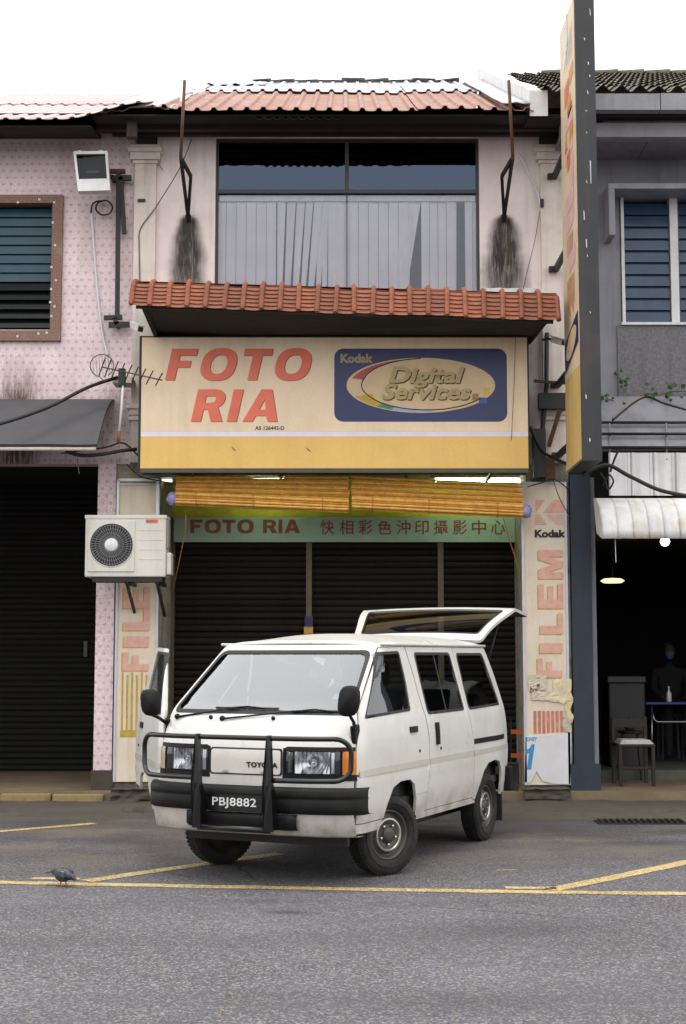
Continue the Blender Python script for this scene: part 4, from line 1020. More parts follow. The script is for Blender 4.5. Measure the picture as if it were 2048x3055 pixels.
def blind(xa_, xb_, tl, tr, bl, br, end, label):
    e = empty('bamboo_blind', at((xa_ + xb_) / 2, (bl + br) / 2, YB), label, 'blind', 'rolled bamboo blinds under the sign')
    n = 9; P = MB()
    for k in range(n):
        f = k / n; l = at(xa_ + random.uniform(-2, 2), lerp(tl, bl - 22, f), YB + .02); r = at(xb_ + random.uniform(-2, 2), lerp(tr, br - 24, f), YB + .02)
        mid = l.lerp(r, .5) + Vector((0, random.uniform(-.004, .004), random.uniform(-.006, .006)))
        P.tube([l, mid, r], .0135, 5, mi=k % 2)
    tag(P.build('bamboo_strips', [M_bamboo, M_bamboo2], e), kind='stuff')
    l, r = at(xa_, bl - 13, YB - .02), at(xb_, br - 14, YB - .02); Q = MB(); d = r - l
    for k in range(14):
        t = 2 * math.pi * k / 14 + .2; rr = .058 + .006 * (k % 3); o = Vector((0, math.cos(t) * rr, math.sin(t) * rr)); Q.tube([l + o, l.lerp(r, .5) + o + Vector((0, 0, random.uniform(-.004, .004))), r + o], .0125, 5, mi=k % 3 == 0)
    Q.tube([l, r], .05, 8)
    tag(Q.build('rolled_strips', [M_bamboo, M_bamboo2], e), kind='stuff')
    for f in (.12, .45, .85):
        p = l.lerp(r, f); MB().tube([p + Vector((0, math.cos(t) * .082, math.sin(t) * .082)) for t in [k * math.pi / 6 for k in range(13)]], .004, 5).build('tie_cord', M_cordb, e)
    p = l if end < 0 else r; B = MB()
    def bag(u, v):
        th = u * 2 * math.pi; ph = (v - .5) * math.pi; dd = Vector((math.sin(ph), math.cos(ph) * math.cos(th), math.cos(ph) * math.sin(th)))
        k = 1 + .22 * noise.noise(dd * 3 + p); return p + Vector((end * .035 + dd.x * .065, dd.y * .075, dd.z * .08)) * k + p * 0
    def bag2(u, v): q = bag(u, v); return q
    B.grid(lambda u, v: bag2(u, v), 14, 10); B.build('plastic_wrap', M_bag, e, smooth=True)
    return l, r
blind(402, 797, 1090, 1090, 1152, 1170, -1, 'left rolled bamboo blind with lavender wrapped end by the air conditioner')
blind(804, 1195, 1089, 1107, 1162, 1182, 1, 'right rolled bamboo blind with lavender wrapped end by the poster column')
for pts, lb in ((((425, 1168), (424, 1210), (408, 1290), (394, 1352)), 'thin orange pull cord hanging from the left bamboo blind'), (((1150, 1180), (1165, 1235), (1183, 1290), (1196, 1332)), 'thin orange pull cord hanging from the right bamboo blind')):
    tag(MB().tube([at(x_, y_, YB + .05 + .1 * i) for i, (x_, y_) in enumerate(pts)], .006, 5).build('pull_cord', M_cordb, smooth=True), lb, 'cord', 'pull cords of the blinds')
def tube_light(pxa, pxb, py, Y, label, s=9.0):
    a, b = at(pxa, py, Y), at(pxb, py, Y); e = empty('tube_light', a.lerp(b, .5) + Vector((0, 0, .05)), label, 'lamp', 'fluorescent tubes under the sign')
    MB().box(a.x - .05, b.x + .05, Y - .04, Y + .04, a.z + .03, a.z + .08).build('fitting', M_whitemetal, e)
    MB().tube([a, b], .015, 10).build('glowing_tube', mat('tube_glow_%g' % s, (.9, 1, .85), .4, var=0, fine=0, emit=((.82, 1, .66), s)), e, smooth=True)
    for p in (a, b): MB().box(p.x - .012, p.x + .012, Y - .015, Y + .015, p.z - .018, p.z + .03).build('end_holder', M_whitemetal, e)
tube_light(562, 650, 1094, 16.9, 'short lit fluorescent tube above the left bamboo blind', 20)
tube_light(992, 1193, 1098, 16.9, 'long lit fluorescent tube above the right bamboo blind', 20)
tube_light(362, 396, 1098, 16.5, 'stub of lit greenish tube at the top of the left column', 2.5)
tube_light(470, 530, 1084, 17.2, 'dim green-lit tube close under the sign, left of centre', 1.0)

# ---------------------------------------------------------------- poster columns
M_board = mat('poster_cream', 'e2d4c0', .6, var=.08, vscale=2, dirt=.3, dirtcol=S('a8936a'), streak=.3)
M_frame = mat('aluminium_strip', 'c2c6d6', .45, metal=.3, var=.1)
M_fpink, M_foch = mat('faded_red', 'dca898', .6, var=.12, vscale=14, dirt=.4, dirtcol=S('dcc8b0'), dscale=9), mat('ochre_edge', 'c0a044', .6, var=.2, vscale=14)
YP = YW - .06
def board(xl_t, xr_t, yt_, xl_b, xr_b, yb_, label):
    e = empty('poster_board', at((xl_b + xr_b) / 2, yb_, YP), label, 'poster')
    a, b = at(xl_t, yt_, YP), at(xr_b, yb_, YP)
    x0, x1 = at(xl_b, yb_, YP).x, b.x; z0_, z1_ = b.z, a.z
    MB().box(x0, x1, YP, YP + .05, z0_, z1_).build('panel', M_board, e)
    for q0, q1 in ((x0 - .004, x0 + .022), (x1 - .022, x1 + .004)): MB().box(q0, q1, YP - .012, YP - .001, z0_, z1_).build('edge_strip', M_frame, e)
    MB().box(x0 + .023, x1 - .023, YP - .012, YP - .001, z1_ - .02, z1_).build('edge_strip', M_frame, e)
    return e, x0, x1, z0_, z1_
def filem(e, items, fn0):
    for ch, xr_, y0_, y1_, hw in items:      # rotated letters: run up the board
        a = at(xr_, y0_, YP); top_ = at(xr_, y1_, YP); h = hw * K / FPX * YP; k = (top_.z - a.z) / (glyph(ch)[2] * h)
        letters(ch, lambda x, z: (x - .012, YP - .0030, a.z + (z - a.z) * k - .012), a.x, a.z, h, 1, 0, 0, 'letter_edge', M_foch, e, rot=True)
        letters(ch, lambda x, z: (x, YP - .0045, a.z + (z - a.z) * k), a.x, a.z, h, 1, 0, 0, 'faded_letter', M_fpink, e, rot=True)
e, x0, x1, z0_, z1_ = board(266, 361, 1104, 259, 356, 1786, 'weathered cream poster column behind the air conditioner, left of shop')
filem(e, (('E', 342, 1390, 1338, 60), ('L', 342, 1440, 1388, 60), ('I', 341, 1478, 1450, 58), ('F', 340, 1532, 1488, 60)), None)
for k in range(6):
    a, b = at(276 + k * 11, 1682, YP), at(276 + k * 11 + 6.5, 1536 + 6 * (k % 2), YP); MB().box(a.x, b.x, YP - .005, YP - .002, a.z, b.z).build('ochre_stripe', M_foch, e)
a, b = at(274, 1684, YP), at(325, 1668, YP); MB().box(a.x, b.x, YP - .0032, YP - .001, a.z, b.z).build('ochre_block', M_foch, e)
e, x0, x1, z0_, z1_ = board(1208, 1305, 1101, 1200, 1304, 1793, 'torn cream poster column with pink letters, right of the van')
filem(e, (('M', 1288, 1322, 1254, 57), ('E', 1288, 1390, 1330, 57), ('L', 1287, 1448, 1398, 52), ('I', 1286, 1492, 1466, 52), ('F', 1285, 1548, 1502, 56)), None)
def PQ(px, py): q = at(px, py, YP); return (q.x, q.z)
BF = lambda d: (lambda x, z: (x, YP - .002 - d, z))
for poly in ([(1224, 1142), (1246, 1142), (1224, 1172)], [(1258, 1150), (1268, 1142), (1290, 1143), (1292, 1170), (1240, 1172)]): sheet(BF(.003), [[PQ(*q) for q in poly]]).build('logo_piece', M_fpink, e)
for k in range(6):
    y_ = 1176 + k * 4.2; sheet(BF(.003), [[PQ(1222, y_), PQ(1236 + k * 3, y_), PQ(1236 + k * 3, y_ + 1.8), PQ(1222, y_ + 1.8)]]).build('logo_line', M_fpink, e)
    sheet(BF(.003), [[PQ(1246 + k * 5, y_), PQ(1292, y_), PQ(1292, y_ + 1.8), PQ(1246 + k * 5, y_ + 1.8)]]).build('logo_line', M_fpink, e)
a, b = at(1222, 1228, YP), at(1293, 1210, YP); fonttext('Kodak', facing(a.x, YP - .006, a.z), b.x - a.x, b.z - a.z, M_black, e, 'brand_lettering', .05)
a, b = at(1212, 1676, YP), at(1290, 1618, YP)
for k in range(7):
    q0, q1 = lerp(a.x + .04, b.x, k / 7), lerp(a.x + .04, b.x, (k + .62) / 7); MB().box(q0, q1, YP - .006, YP - .002, a.z + .02 * k / 7, b.z - .03).build('red_stripe', mat('stripe_red', 'c87862', .6, var=.15, dirt=.4, dirtcol=S('d8c8b2'), dscale=12), e)
mw = mat('torn_white_panel', 'd6d6da', .6, var=.06, dirt=.15)
T = [PQ(1201, 1684), PQ(1250, 1680), PQ(1306, 1672), PQ(1305, 1740), PQ(1303, 1792), PQ(1260, 1790), PQ(1240, 1784), PQ(1226, 1762), PQ(1218, 1778), PQ(1210, 1788), PQ(1199, 1786)]
solid(sheet(BF(.010), [T]).build('white_lower_panel', mw, e), .008, False)
M_one = mat('blue_print', '3c8ac8', .5, var=.08)
a, b = at(1202, 1758, YP), at(1222, 1700, YP); h = b.z - a.z
letters('1', lambda x, z: (x, YP - .0135, z), a.x - .03, a.z, h, .62, 0, .16, 'blue_numeral', M_one, e)
a, b = at(1203, 1693, YP), at(1228, 1684, YP); fonttext('ONEY', facing(a.x, YP - .0135, a.z), b.x - a.x, b.z - a.z, M_one, e, 'blue_lettering', .03, .2)
# torn foil and curled scraps in the middle
random.seed(9)
for (cx_, cy_, w_, h_, m_) in ((1228, 1560, 40, 34, 'd2c8b4'), (1285, 1578, 42, 50, 'e0d4b0'), (1245, 1590, 60, 20, 'dcd0b8'), (1300, 1620, 14, 60, 'd8c69a'), (1222, 1572, 20, 16, '6a6152'), (1296, 1655, 20, 34, 'b9b29c')):
    p = at(cx_, cy_, YP); ww, hh = w_ * K / FPX * YP, h_ * K / FPX * YP; q = Vector((cx_, cy_, 0)); mb = MB()
    mb.grid(lambda u, v: (p.x + ww * (u - .5) + .03 * noise.noise(Vector((u * 3, v * 3, cx_))), YP - .014 - .014 * abs(noise.noise(Vector((u * 4, v * 4, cy_)))), p.z + hh * (v - .5) + .04 * noise.noise(Vector((v * 3, u * 3, cy_ + 5)))), 8, 8)
    solid(mb.build('torn_scrap', mat('scrap_' + m_, m_, .6, var=.2, dirt=.3), e), .003, False)
# ---------------------------------------------------------------- the van (local frame: x across, y rearward, z up)
VA = R(24.3)
van = empty('parked_van', (-.7465, 10.4446, 0), 'white minivan with black bull bar, driver door ajar and tailgate raised', 'van', rz=-VA, local=True)
M_body = mat('van_paint', 'c9c8c5', .32, var=.05, vscale=2, fine=.03, dirt=.10, dirtcol=S('9c8f78'), dscale=1.5, coat=.2)
def dirty_paint():
    t = NT(M_body); X = t.xyz(); c = t.b.inputs['Base Color'].links[0].from_socket
    low = t.m('MULTIPLY', t.ramp(X[2], .62, .36, 0, .75), t.ramp(t.noise(5, 6, .7), .36, .62)); c = t.mix(low, c, S('7a6a52'))
    run = t.m('MULTIPLY', t.ramp(t.noise(1, 5, .7, (16, 16, 1.1)), .54, .72), .20); c = t.mix(run, c, S('8a8070'))
    film = t.m('MULTIPLY', t.ramp(t.noise(1.6, 6, .65), .42, .70), .16); c = t.mix(film, c, S('8f8674'))
    rs = t.m('MULTIPLY', t.ramp(t.noise(24, 5, .75), .665, .72), .65); c = t.mix(rs, c, S('6d4a30'))
    t.link(c, t.b.inputs['Base Color'])
    t.link(t.ramp(t.noise(3, 5), .3, .7, .24, .46), t.b.inputs['Roughness'])
    t.bump(t.noise(2.2, 3), .05, .03)
dirty_paint()
M_stripe = mat('van_stripe', 'b3aca4', .4, var=.06, coat=.3)
M_panel = mat('van_front_panel', 'cfcac4', .4, var=.05, coat=.3)
M_plast = mat('black_plastic', '101112', .55, spec=.22, var=.2, vscale=12, fine=.1, dirt=.2, dirtcol=S('3c3a36'), dscale=5)
M_gloss = mat('black_enamel', '0f1012', .28, var=.2, fine=0)
M_rub = mat('tyre_rubber', '0c0c0d', .8, var=.25, vscale=14, dirt=.35, dirtcol=S('4a453c'), dscale=6, bump=.2)
M_steel = mat('wheel_steel', '4f4d4a', .5, metal=.5, var=.25, vscale=12, dirt=.4, dirtcol=S('3c342a'), dscale=10)
M_chrome = mat('chrome', 'c9cacc', .18, metal=1.0, var=.1, fine=0)
M_amber = mat('amber_lens', 'c8721c', .2, var=.1, fine=0, spec=.7)
M_lens = glass('lamp_glass', (.86, .88, .9), 1.5, 1.6, .05)
M_ws = glass('windscreen_glass', (.45, .52, .55), 1.55, 3.0, .01)
M_sg = glass('side_glass', (.60, .66, .66), 1.5, 1.25, .01)
M_seat = mat('seat_cloth', '2c2d30', .9, var=.2); M_trim = mat('cabin_trim', '3a3a3c', .8, var=.15)
M_seal = mat('rubber_seal', '101112', .6, var=.1)
WZ = [(.3, .79), (.36, .80), (.55, .825), (.76, .832), (.80, .838), (1.0, .836), (1.17, .822), (1.2, .812), (1.70, .70), (1.75, .685)]
FZ = [(.36, .14), (.45, .11), (.72, .09), (.95, .09), (1.10, .14), (1.19, .205), (1.215, .25), (1.30, .375), (1.70, .90), (1.75, .98)]
def NEz(z): return 3.0 + 2.5 * sm(1.14, 1.30, z)
def DDz(z): return .30 - .12 * sm(1.14, 1.30, z)
def Wd(z): return smooth(z, WZ)
def Fr(z): return interp(z, FZ) if z > 1.24 else smooth(z, FZ)
def gfr(v, z):                                   # y of the nose at half-width v and height z
    q = min(1, abs(v) / Wd(z)); NE = NEz(z); return Fr(z) + DDz(z) * (1 - (1 - q ** NE) ** (1 / NE))
def wsd(u, z):                                   # half width of the side at y=u
    w_ = Wd(z); f = Fr(z); NE = NEz(z); t = 1 - (u - f) / DDz(z)
    if t > 0: w_ *= max(0, 1 - min(1, t) ** NE) ** (1 / NE)
    if u > 3.3: w_ -= .07 * ((u - 3.3) / .6) ** 2
    if z < .80: w_ += .010 * sm(.80, .775, z)
    return w_
SPL = .958
def uc(z): return gfr(SPL * Wd(z), z)
def sidef(s, off=0): return lambda u, z: (s * (wsd(u, z) + off), u, z)
def frontf(off=0): return lambda v, z: (v, gfr(v, z) - off, z)
def panel(name, fn, loops, holes=(), step=.05, flip=False, m=None, th=.022, parent=van):
    o = sheet(fn, loops, holes, step, flip).build(name, [m or M_body, M_trim], parent, smooth=True)
    return solid(o, th, True, moff=1)
# --- front shell with windscreen opening and lamp notches
zs = [.38 + i * (1.735 - .38) / 30 for i in range(31)]
Lp = [(SPL * Wd(z), z) for z in zs]
lamp = [(.298, .765), (.298, .985), (.33, 1.0), (.90, 1.0), (.90, .765)]
ws0, ws1 = 1.222, 1.695
def wsv(z): return .925 * Wd(z)
wsl = rpoly([(-wsv(ws0), ws0), (wsv(ws0), ws0), (wsv(ws1), ws1), (-wsv(ws1), ws1)], .06)
outer = [(x_, z) for x_, z in Lp] + [(-x_, z) for x_, z in Lp[::-1]]
lampL = [(-x_, z) for x_, z in lamp]
body = panel('front_body', frontf(), [outer], [wsl, lamp, lampL], .05)
gasket = [(x_ * 1.0, z) for x_, z in wsl]
def inset(L, k, cz): return [(x_ * (1 - k / .75), cz + (z - cz) * (1 - k / .24)) for x_, z in L]
sheet(frontf(.004), [wsl], [inset(wsl, .028, 1.458)], .06).build('windscreen_seal', M_seal, van, smooth=True)
wsq = MB().grid(lambda a_, b_: frontf(-.004)((2 * a_ - 1) * wsv(lerp(ws0 - .01, ws1 + .01, b_)) * .995, lerp(ws0 - .01, ws1 + .01, b_)), 30, 20)
wsg = wsq.build('windscreen', M_ws, van, smooth=True)
a = [(.55, 1.33), (.69, 1.335), (.695, 1.375), (.56, 1.37)]
sheet(frontf(-.010), [[(x_ - .02, z) for x_, z in a]]).build('road_tax_disc', mat('sticker', 'cfd8e0', .5), wsg)
sheet(frontf(-.010), [[(-.40, 1.30), (-.385, 1.30), (-.365, 1.50), (-.38, 1.50)]]).build('sticker_strip', mat('sticker2', 'c8cdd4', .5), wsg)
sheet(frontf(.007), [rrect(-.285, .285, .80, .972, .02)], [], .05).build('nose_panel', M_panel, body, smooth=True)
sheet(frontf(.003), [rrect(-.297, .297, .79, .984, .02)], [rrect(-.284, .284, .801, .971, .02)], .05).build('nose_seam', M_seal, body, smooth=True)
# maker's name on the nose
def bent(M_, w_, h_, x0_, z0_, txt, m_, parent, off, fn, spacing=1.0, offset=.03):
    o = fonttext(txt, Matrix(), w_, h_, m_, parent, 'lettering', offset, 0, spacing)
    for v in o.data.vertices: v.co = Vector(fn(x0_ + v.co.x, z0_ + v.co.y))
    return o
bent(None, .255, .04, .012, .845, 'TOYOTA', M_gloss, body, 0, frontf(.011), 1.1, .06)
# --- sides
rear_edge = [(3.45, 1.735), (3.47, 1.70), (3.63, 1.46), (3.775, 1.18), (3.85, .97), (3.875, .80), (3.845, .64), (3.745, .40)]
rarch = [(3.56, .385), (3.545, .52), (3.52, .62), (3.44, .695), (3.30, .715), (3.12, .70), (3.00, .64), (2.89, .52), (2.80, .40)]
farch = [(1.385, .40), (1.36, .55), (1.315, .655), (1.22, .70), (1.02, .70), (.88, .665), (.78, .56), (.70, .44), (.665, .39)]
B = [(1.478, 1.722), (1.49, 1.65), (1.53, 1.50), (1.556, 1.336), (1.606, 1.167), (1.648, 1.0), (1.648, .77), (1.59, .53), (1.567, .39)]
G = .009
def sgn_side(s):
    fl = s > 0
    fn = sidef(s)
    fw = rpoly([(.40, 1.20), (.905, 1.675), (1.32, 1.685), (1.335, 1.45), (1.31, 1.225)], .035)
    swn = rpoly([(1.668, 1.185), (1.640, 1.675), (2.47, 1.675), (2.545, 1.188)], .045)
    rw = rpoly([(2.665, 1.188), (2.64, 1.672), (3.335, 1.672), (3.565, 1.205)], .045)
    top_z = 1.735
    # front door follows the A pillar
    zz = [.455 + i * (1.712 - .455) / 22 for i in range(23)]
    door = [(uc(z) + .012, z) for z in zz] + [(1.478 - G, 1.718)] + [(u - G, z) for u, z in B[1:-2]] + [(1.46, .66 - .02)]
    door = [(uc(z) + .012, z) for z in zz] + [(b - G, z) for b, z in B[:-2]] + [(1.60, .574), (1.375, .574)] + [(1.36, .55), (1.315, .655), (1.22, .70), (1.02, .70), (.88, .665), (.78, .56), (.715, .455)]
    if s > 0:
        dr = panel('front_door', fn, [door], [fw], .06, not fl)
    else:
        dr = panel('front_door', fn, [door], [fw], .06, not fl)
    parts = [dr]
    sl_t = [(b + G, z) for b, z in B[:-1]]
    slide = [(u, z) for u, z in sl_t] + [(1.575, .42), (2.72, .42), (2.79, .43), (2.88, .53), (2.99, .648)] + [(2.70, .74), (2.735, .93), (2.62, 1.12), (2.59, 1.2), (2.575, 1.70), (2.56, 1.722)]
    slide = sl_t + [(1.578, .43), (2.70, .43), (2.716, .50), (2.722, .92), (2.64, 1.16), (2.60, 1.30), (2.575, 1.70), (2.565, 1.722)]
    parts.append(panel('sliding_door', fn, [slide], [swn], .06, not fl))
    quarter = [(2.575, 1.722), (2.585, 1.70), (2.61, 1.30), (2.65, 1.16), (2.732, .92), (2.726, .50), (2.71, .43), (2.80, .40)] + rarch[::-1][1:] + rear_edge[::-1][:-1] + [(3.45, 1.722)]
    parts.append(panel('rear_quarter', fn, [quarter], [rw], .06, not fl))
    # sill, lower wing, roof rail strip
    panel('sill', fn, [[(1.38, .375), (2.81, .375), (2.80, .392), (2.705, .424), (1.57, .424), (1.592, .571), (1.362, .571)]], [], .06, not fl)
    wing = [(uc(z), z) for z in (.38, .40, .42, .435, .447)] + [(.70, .447), (.665, .38)]
    panel('lower_wing', fn, [wing], [], .06, not fl)
    rail = [(uc(z) + .001, z) for z in (1.716, 1.726, 1.735)] + [(3.45, 1.735), (3.455, 1.727), (1.48, 1.727)]
    panel('roof_rail', fn, [rail], [], .06, not fl, th=.03)
    MB().tube([(s * (Wd(1.74) + .006), u, 1.740 + .0 * u) for u in (.98, 1.3, 2, 3, 3.46)], .013, 6).build('drip_gutter', M_body, van, smooth=True)
    # glass with rubber seals
    for hole, p, cz in ((fw, parts[0], 1.44), (swn, parts[1], 1.43), (rw, parts[2], 1.43)):
        cx_ = sum(q[0] for q in hole) / len(hole); ins = [(cx_ + (q[0] - cx_) * .955, cz + (q[1] - cz) * .925) for q in hole]
        big = [(cx_ + (q[0] - cx_) * 1.012, cz + (q[1] - cz) * 1.02) for q in hole]
        sheet(sidef(s, .003), [big], [ins], .06, not fl).build('window_seal', M_seal, p, smooth=True)
        sheet(sidef(s, -.006), [hole], [], .08, not fl).build('window_glass', M_sg, p, smooth=True)
    sheet(sidef(s, -.002), [[(2.10, 1.20), (2.125, 1.20), (2.10, 1.67), (2.075, 1.67)]], [], .08, not fl).build('slider_bar', M_seal, parts[1], smooth=True)
    # stripe pieces (door / sliding door / quarter) and handles
    for k, (ua, ub) in enumerate(((.275, 1.632), (1.66, 2.714), (2.738, 3.862))):
        sheet(sidef(s, .0035), [[(ua, .786), (ub, .786), (ub, .832), (ua, .832)]], [], .1, not fl).build('stripe', M_stripe, parts[k], smooth=True)
    def plate(u0, u1, z0, z1, p, name, out=.016):
        q = MB(); q.grid(lambda a_, b_: sidef(s, out * math.sin(max(.05, min(.95, a_)) * math.pi) ** .3)(lerp(u0, u1, a_), lerp(z0, z1, b_)), 6, 3, flip=not fl); solid(q.build(name, M_plast, p, smooth=True), .018, True)
    plate(1.235, 1.395, 1.056, 1.102, parts[0], 'door_handle'); plate(1.795, 1.865, .935, 1.112, parts[1], 'door_handle', .024)
    plate(2.74, 3.65, .885, .93, parts[2], 'slide_rail', .004)
    for u_, z_, p in ((1.43, .905, parts[0]), (1.905, .90, parts[1])):
        x_ = s * wsd(u_, z_); MB().lathe([(.012, 0), (.012, .006), (.004, .008), (0, .004)], 10, Matrix.Translation((x_, u_, z_)) @ Matrix.Rotation(R(90) * s, 4, 'Y')).build('key_lock', M_plast, p)
    return parts
RS = sgn_side(1); LS = sgn_side(-1)
# driver's door stands ajar: turn it and its pieces about the hinge line
hx, hy = -wsd(.27, .9), .27
Mo_ = Matrix.Translation((hx, hy, 0)) @ Matrix.Rotation(R(40), 4, 'Z') @ Matrix.Translation((-hx, -hy, 0))
LS[0].matrix_basis = Mo_
# --- roof
ru0 = lambda v: gfr(v, 1.735)
def roof(a_, b_):
    q = (a_ - .5) * 2; W0 = Wd(1.735) * SPL
    wb = Wd(1.735)
    u0 = gfr(q * SPL * wb, 1.735); u = lerp(u0, 3.47 - .03 * q * q, b_); d = u - u0
    v = q * lerp(SPL * wb, wb, sm(0, .14, d))
    crown = .082 * (1 - abs(q) ** 2.6) * (.25 + .75 * sm(0, .75, b_ * 2.6 / 1.0 if 0 else d)) * (1 - .25 * sm(3.0, 3.47, u))
    edge = .018 * (1 - abs(q) ** 10) * sm(0, .05, d)
    return (v, u, 1.735 + crown + edge)
rf = MB(); rf.grid(roof, 36, 40); solid(rf.build('roof', [M_body, M_trim], van, smooth=True), .02, False, moff=1)
for u_ in (1.7, 2.5):
    pass
# --- cabin
fl_ = MB().box(-.76, .76, .55, 3.72, .50, .56).build('cabin_floor', M_trim, van)
MB().box(-.48, .48, 1.3, 3.66, .24, .495).build('underbody', M_seal, van)  # box hung low to deepen the shade under the van
for s in (-1, 1):
    MB().box(s * .45, s * .74, .62, 1.42, .5601, .74).build('wheel_house', M_seal, van); MB().box(s * .45, s * .74, 2.78, 3.60, .5601, .76).build('wheel_house', M_seal, van)
MB().prism([(-.72, .42, 1.17), (-.72, .72, 1.16), (-.72, .80, 1.02), (-.72, .70, .70), (-.72, .30, .70), (-.72, .24, 1.12)], (1.44, 0, 0)).build('dashboard', M_trim, van, bevel=.02)
def seat(x0_, x1_, u0_, z0_, parent=van, hb=.58):
    e = MB().box(x0_, x1_, u0_, u0_ + .48, z0_, z0_ + .14).build('seat', M_seat, parent, bevel=.04, smooth=True)
    MB().prism([(x0_, u0_ + .43, z0_ + .10), (x0_, u0_ + .56, z0_ + .10), (x0_, u0_ + .72, z0_ + hb), (x0_, u0_ + .62, z0_ + hb)], (x1_ - x0_, 0, 0)).build('seat_back', M_seat, e, bevel=.03, smooth=True)
    return e
for x0_, x1_ in ((-.66, -.14), (.14, .66)):
    e = seat(x0_, x1_, .82, .80); MB().prism([(x0_ + .13, 1.49, 1.41), (x0_ + .13, 1.57, 1.41), (x0_ + .13, 1.61, 1.57), (x0_ + .13, 1.53, 1.58)], (x1_ - x0_ - .26, 0, 0)).build('headrest', M_seat, e, bevel=.02, smooth=True)
seat(-.66, .66, 1.95, .78); seat(-.66, .66, 2.75, .80, hb=.50)
mb = MB(); c0 = Vector((-.40, .80, 1.18)); ax1 = Vector((1, 0, 0)); ax2 = Vector((0, .45, .89)).normalized()
mb.tube([c0 + ax1 * (.19 * math.cos(t)) + ax2 * (.19 * math.sin(t)) for t in [2 * math.pi * k / 24 for k in range(25)]], .015, 6)
mb.tube([c0 - ax1 * .18, c0, c0 + ax1 * .18], .012, 6); mb.tube([c0, c0 + Vector((0, -.25, -.14))], .025, 6); mb.build('steering_wheel', M_plast, van, smooth=True)
MB().box(-.07, .07, .90, .93, 1.60, 1.65).build('rear_view_mirror', M_plast, van, bevel=.01)
mb = MB(); mb.grid(lambda u, v: (lerp(.25, .735, u), 2.80 + .66 * v, 1.17 + .24 * math.sin(v * math.pi) ** .5 * (1 + .3 * noise.noise(Vector((u * 4, v * 4, 2))))), 12, 10)
mb.build('pale_reflection_form', mat('reflection_white', 'e4dcd2', .9, var=.1), van, smooth=True)  # added pale form standing in for the reflection in the rear side window
mb = MB(); mb.prism([(.70, 1.50, 1.20), (.70, 1.56, 1.20), (.70, 1.54, 1.33), (.70, 1.49, 1.33)], (-.05, 0, 0)); mb.build('belt_guide', mat('cream_plastic', 'b5ac9c', .6), van)
# --- lamps
def lampset(s):
    f = lambda off: (lambda v, z: (s * v, gfr(v, z) - off, z)); ff = s < 0
    lp = sheet(f(-.05), [[(.29, .755), (.835, .755), (.835, 1.01), (.29, 1.01)]], [], .06, ff).build('headlight', M_seal, van, smooth=True)
    sheet(f(.003), [[(.30, .766), (.82, .766), (.82, .803), (.30, .803)]], [], .05, ff).build('lamp_trim', M_plast, lp, smooth=True)
    sheet(f(.003), [[(.30, .803), (.318, .803), (.318, .99), (.30, .99)]], [], .05, ff).build('lamp_trim', M_plast, lp, smooth=True)
    sheet(f(.002), [[(.318, .972), (.80, .972), (.80, .995), (.318, .995)]], [], .05, ff).build('lamp_trim', M_plast, lp, smooth=True)
    for a_, b_ in ((.34, .37), (.655, .675)): sheet(f(-.012), [[(a_, .815), (b_, .815), (b_, .96), (a_, .96)]], [], .05, ff).build('chrome_bezel', M_chrome, lp, smooth=True)
    # shaped reflector
    q = MB(); q.grid(lambda u, v: f(-.012 - .045 * math.sin(u * math.pi) * math.sin(v * math.pi))(lerp(.39, .645, u), lerp(.812, .965, v)), 14, 8, flip=ff); q.build('reflector', M_chrome, lp, smooth=True)
    q = MB(); q.lathe([(.028, -.005), (.03, 0), (.02, .02), (0, .026)], 12, Matrix.Translation(f(-.03)(.52, .89)) @ Matrix.Rotation(R(90), 4, 'X')); q.build('bulb', M_chrome, lp, smooth=True)
    for k in range(9):
        v0 = .385 + k * .03; q = MB(); q.grid(lambda u, v: f(-.003 + .004 * math.sin(u * math.pi))(v0 + .03 * u, lerp(.810, .967, v)), 4, 1, flip=ff); q.build('lens_flute', M_lens, lp, smooth=True)
    sheet(f(-.004), [[(.325, .808), (.384, .808), (.384, .968), (.325, .968)]], [], .05, ff).build('side_lens', M_lens, lp, smooth=True)
    sheet(f(-.004), [[(.656, .808), (.715, .808), (.715, .968), (.656, .968)]], [], .05, ff).build('side_lens', M_lens, lp, smooth=True)
    zz = (.806, .97)
    q = MB()
    def cor(u, v):
        z = lerp(.806, .97, v); W_ = Wd(z); v0, vm = .735, SPL * W_
        if u < .5: x_ = lerp(v0, vm, u / .5); return (s * x_, gfr(x_, z) - .006, z)
        uu = lerp(uc(z), uc(z) + .008, (u - .5) / .5); return (s * (wsd(uu, z) + .006), uu, z)
    q.grid(cor, 16, 5, flip=ff); q.build('turn_signal', M_amber if s > 0 else mat('pale_amber', 'b8a284', .25, spec=.7, fine=0), lp, smooth=True)
    q = MB(); q.grid(lambda u, v: cor(u, -.26 + .25 * v), 16, 2, flip=ff); q.build('lamp_trim', M_plast, lp, smooth=True)
lampset(1); lampset(-1)
# --- front bumper, plate, valance
def bfr(v, W_=.885): q = min(.9999, abs(v) / W_); return .0 + .34 * (1 - (1 - q ** 3.2) ** (1 / 3.2))
def bump_loop(prof, vmax, name, m, n=48):
    mb = MB()
    def fn(u, k):
        t = (u - .5) * 2; ang = math.copysign(abs(t), t); v = vmax * math.sin(ang * math.pi / 2) if abs(t) < 1 else math.copysign(vmax, t)
        off, z = prof[int(round(k * (len(prof) - 1)))]; y = bfr(v) + off
        return (v, y, z)
    mb.grid(fn, n, len(prof) - 1); return mb
bp_ = [(.10, .715), (.03, .715), (.005, .695), (.0, .66), (.004, .645), (.008, .64), (.0, .63), (.0, .57), (.012, .538), (.05, .525), (.12, .525)]
bmp = bump_loop(bp_, .8845, 'front_bumper', M_plast).build('front_bumper', M_plast, van, smooth=True)
bp2 = [(.10, .530), (.0, .524), (-.006, .50), (-.004, .435), (.02, .415), (.10, .41)]
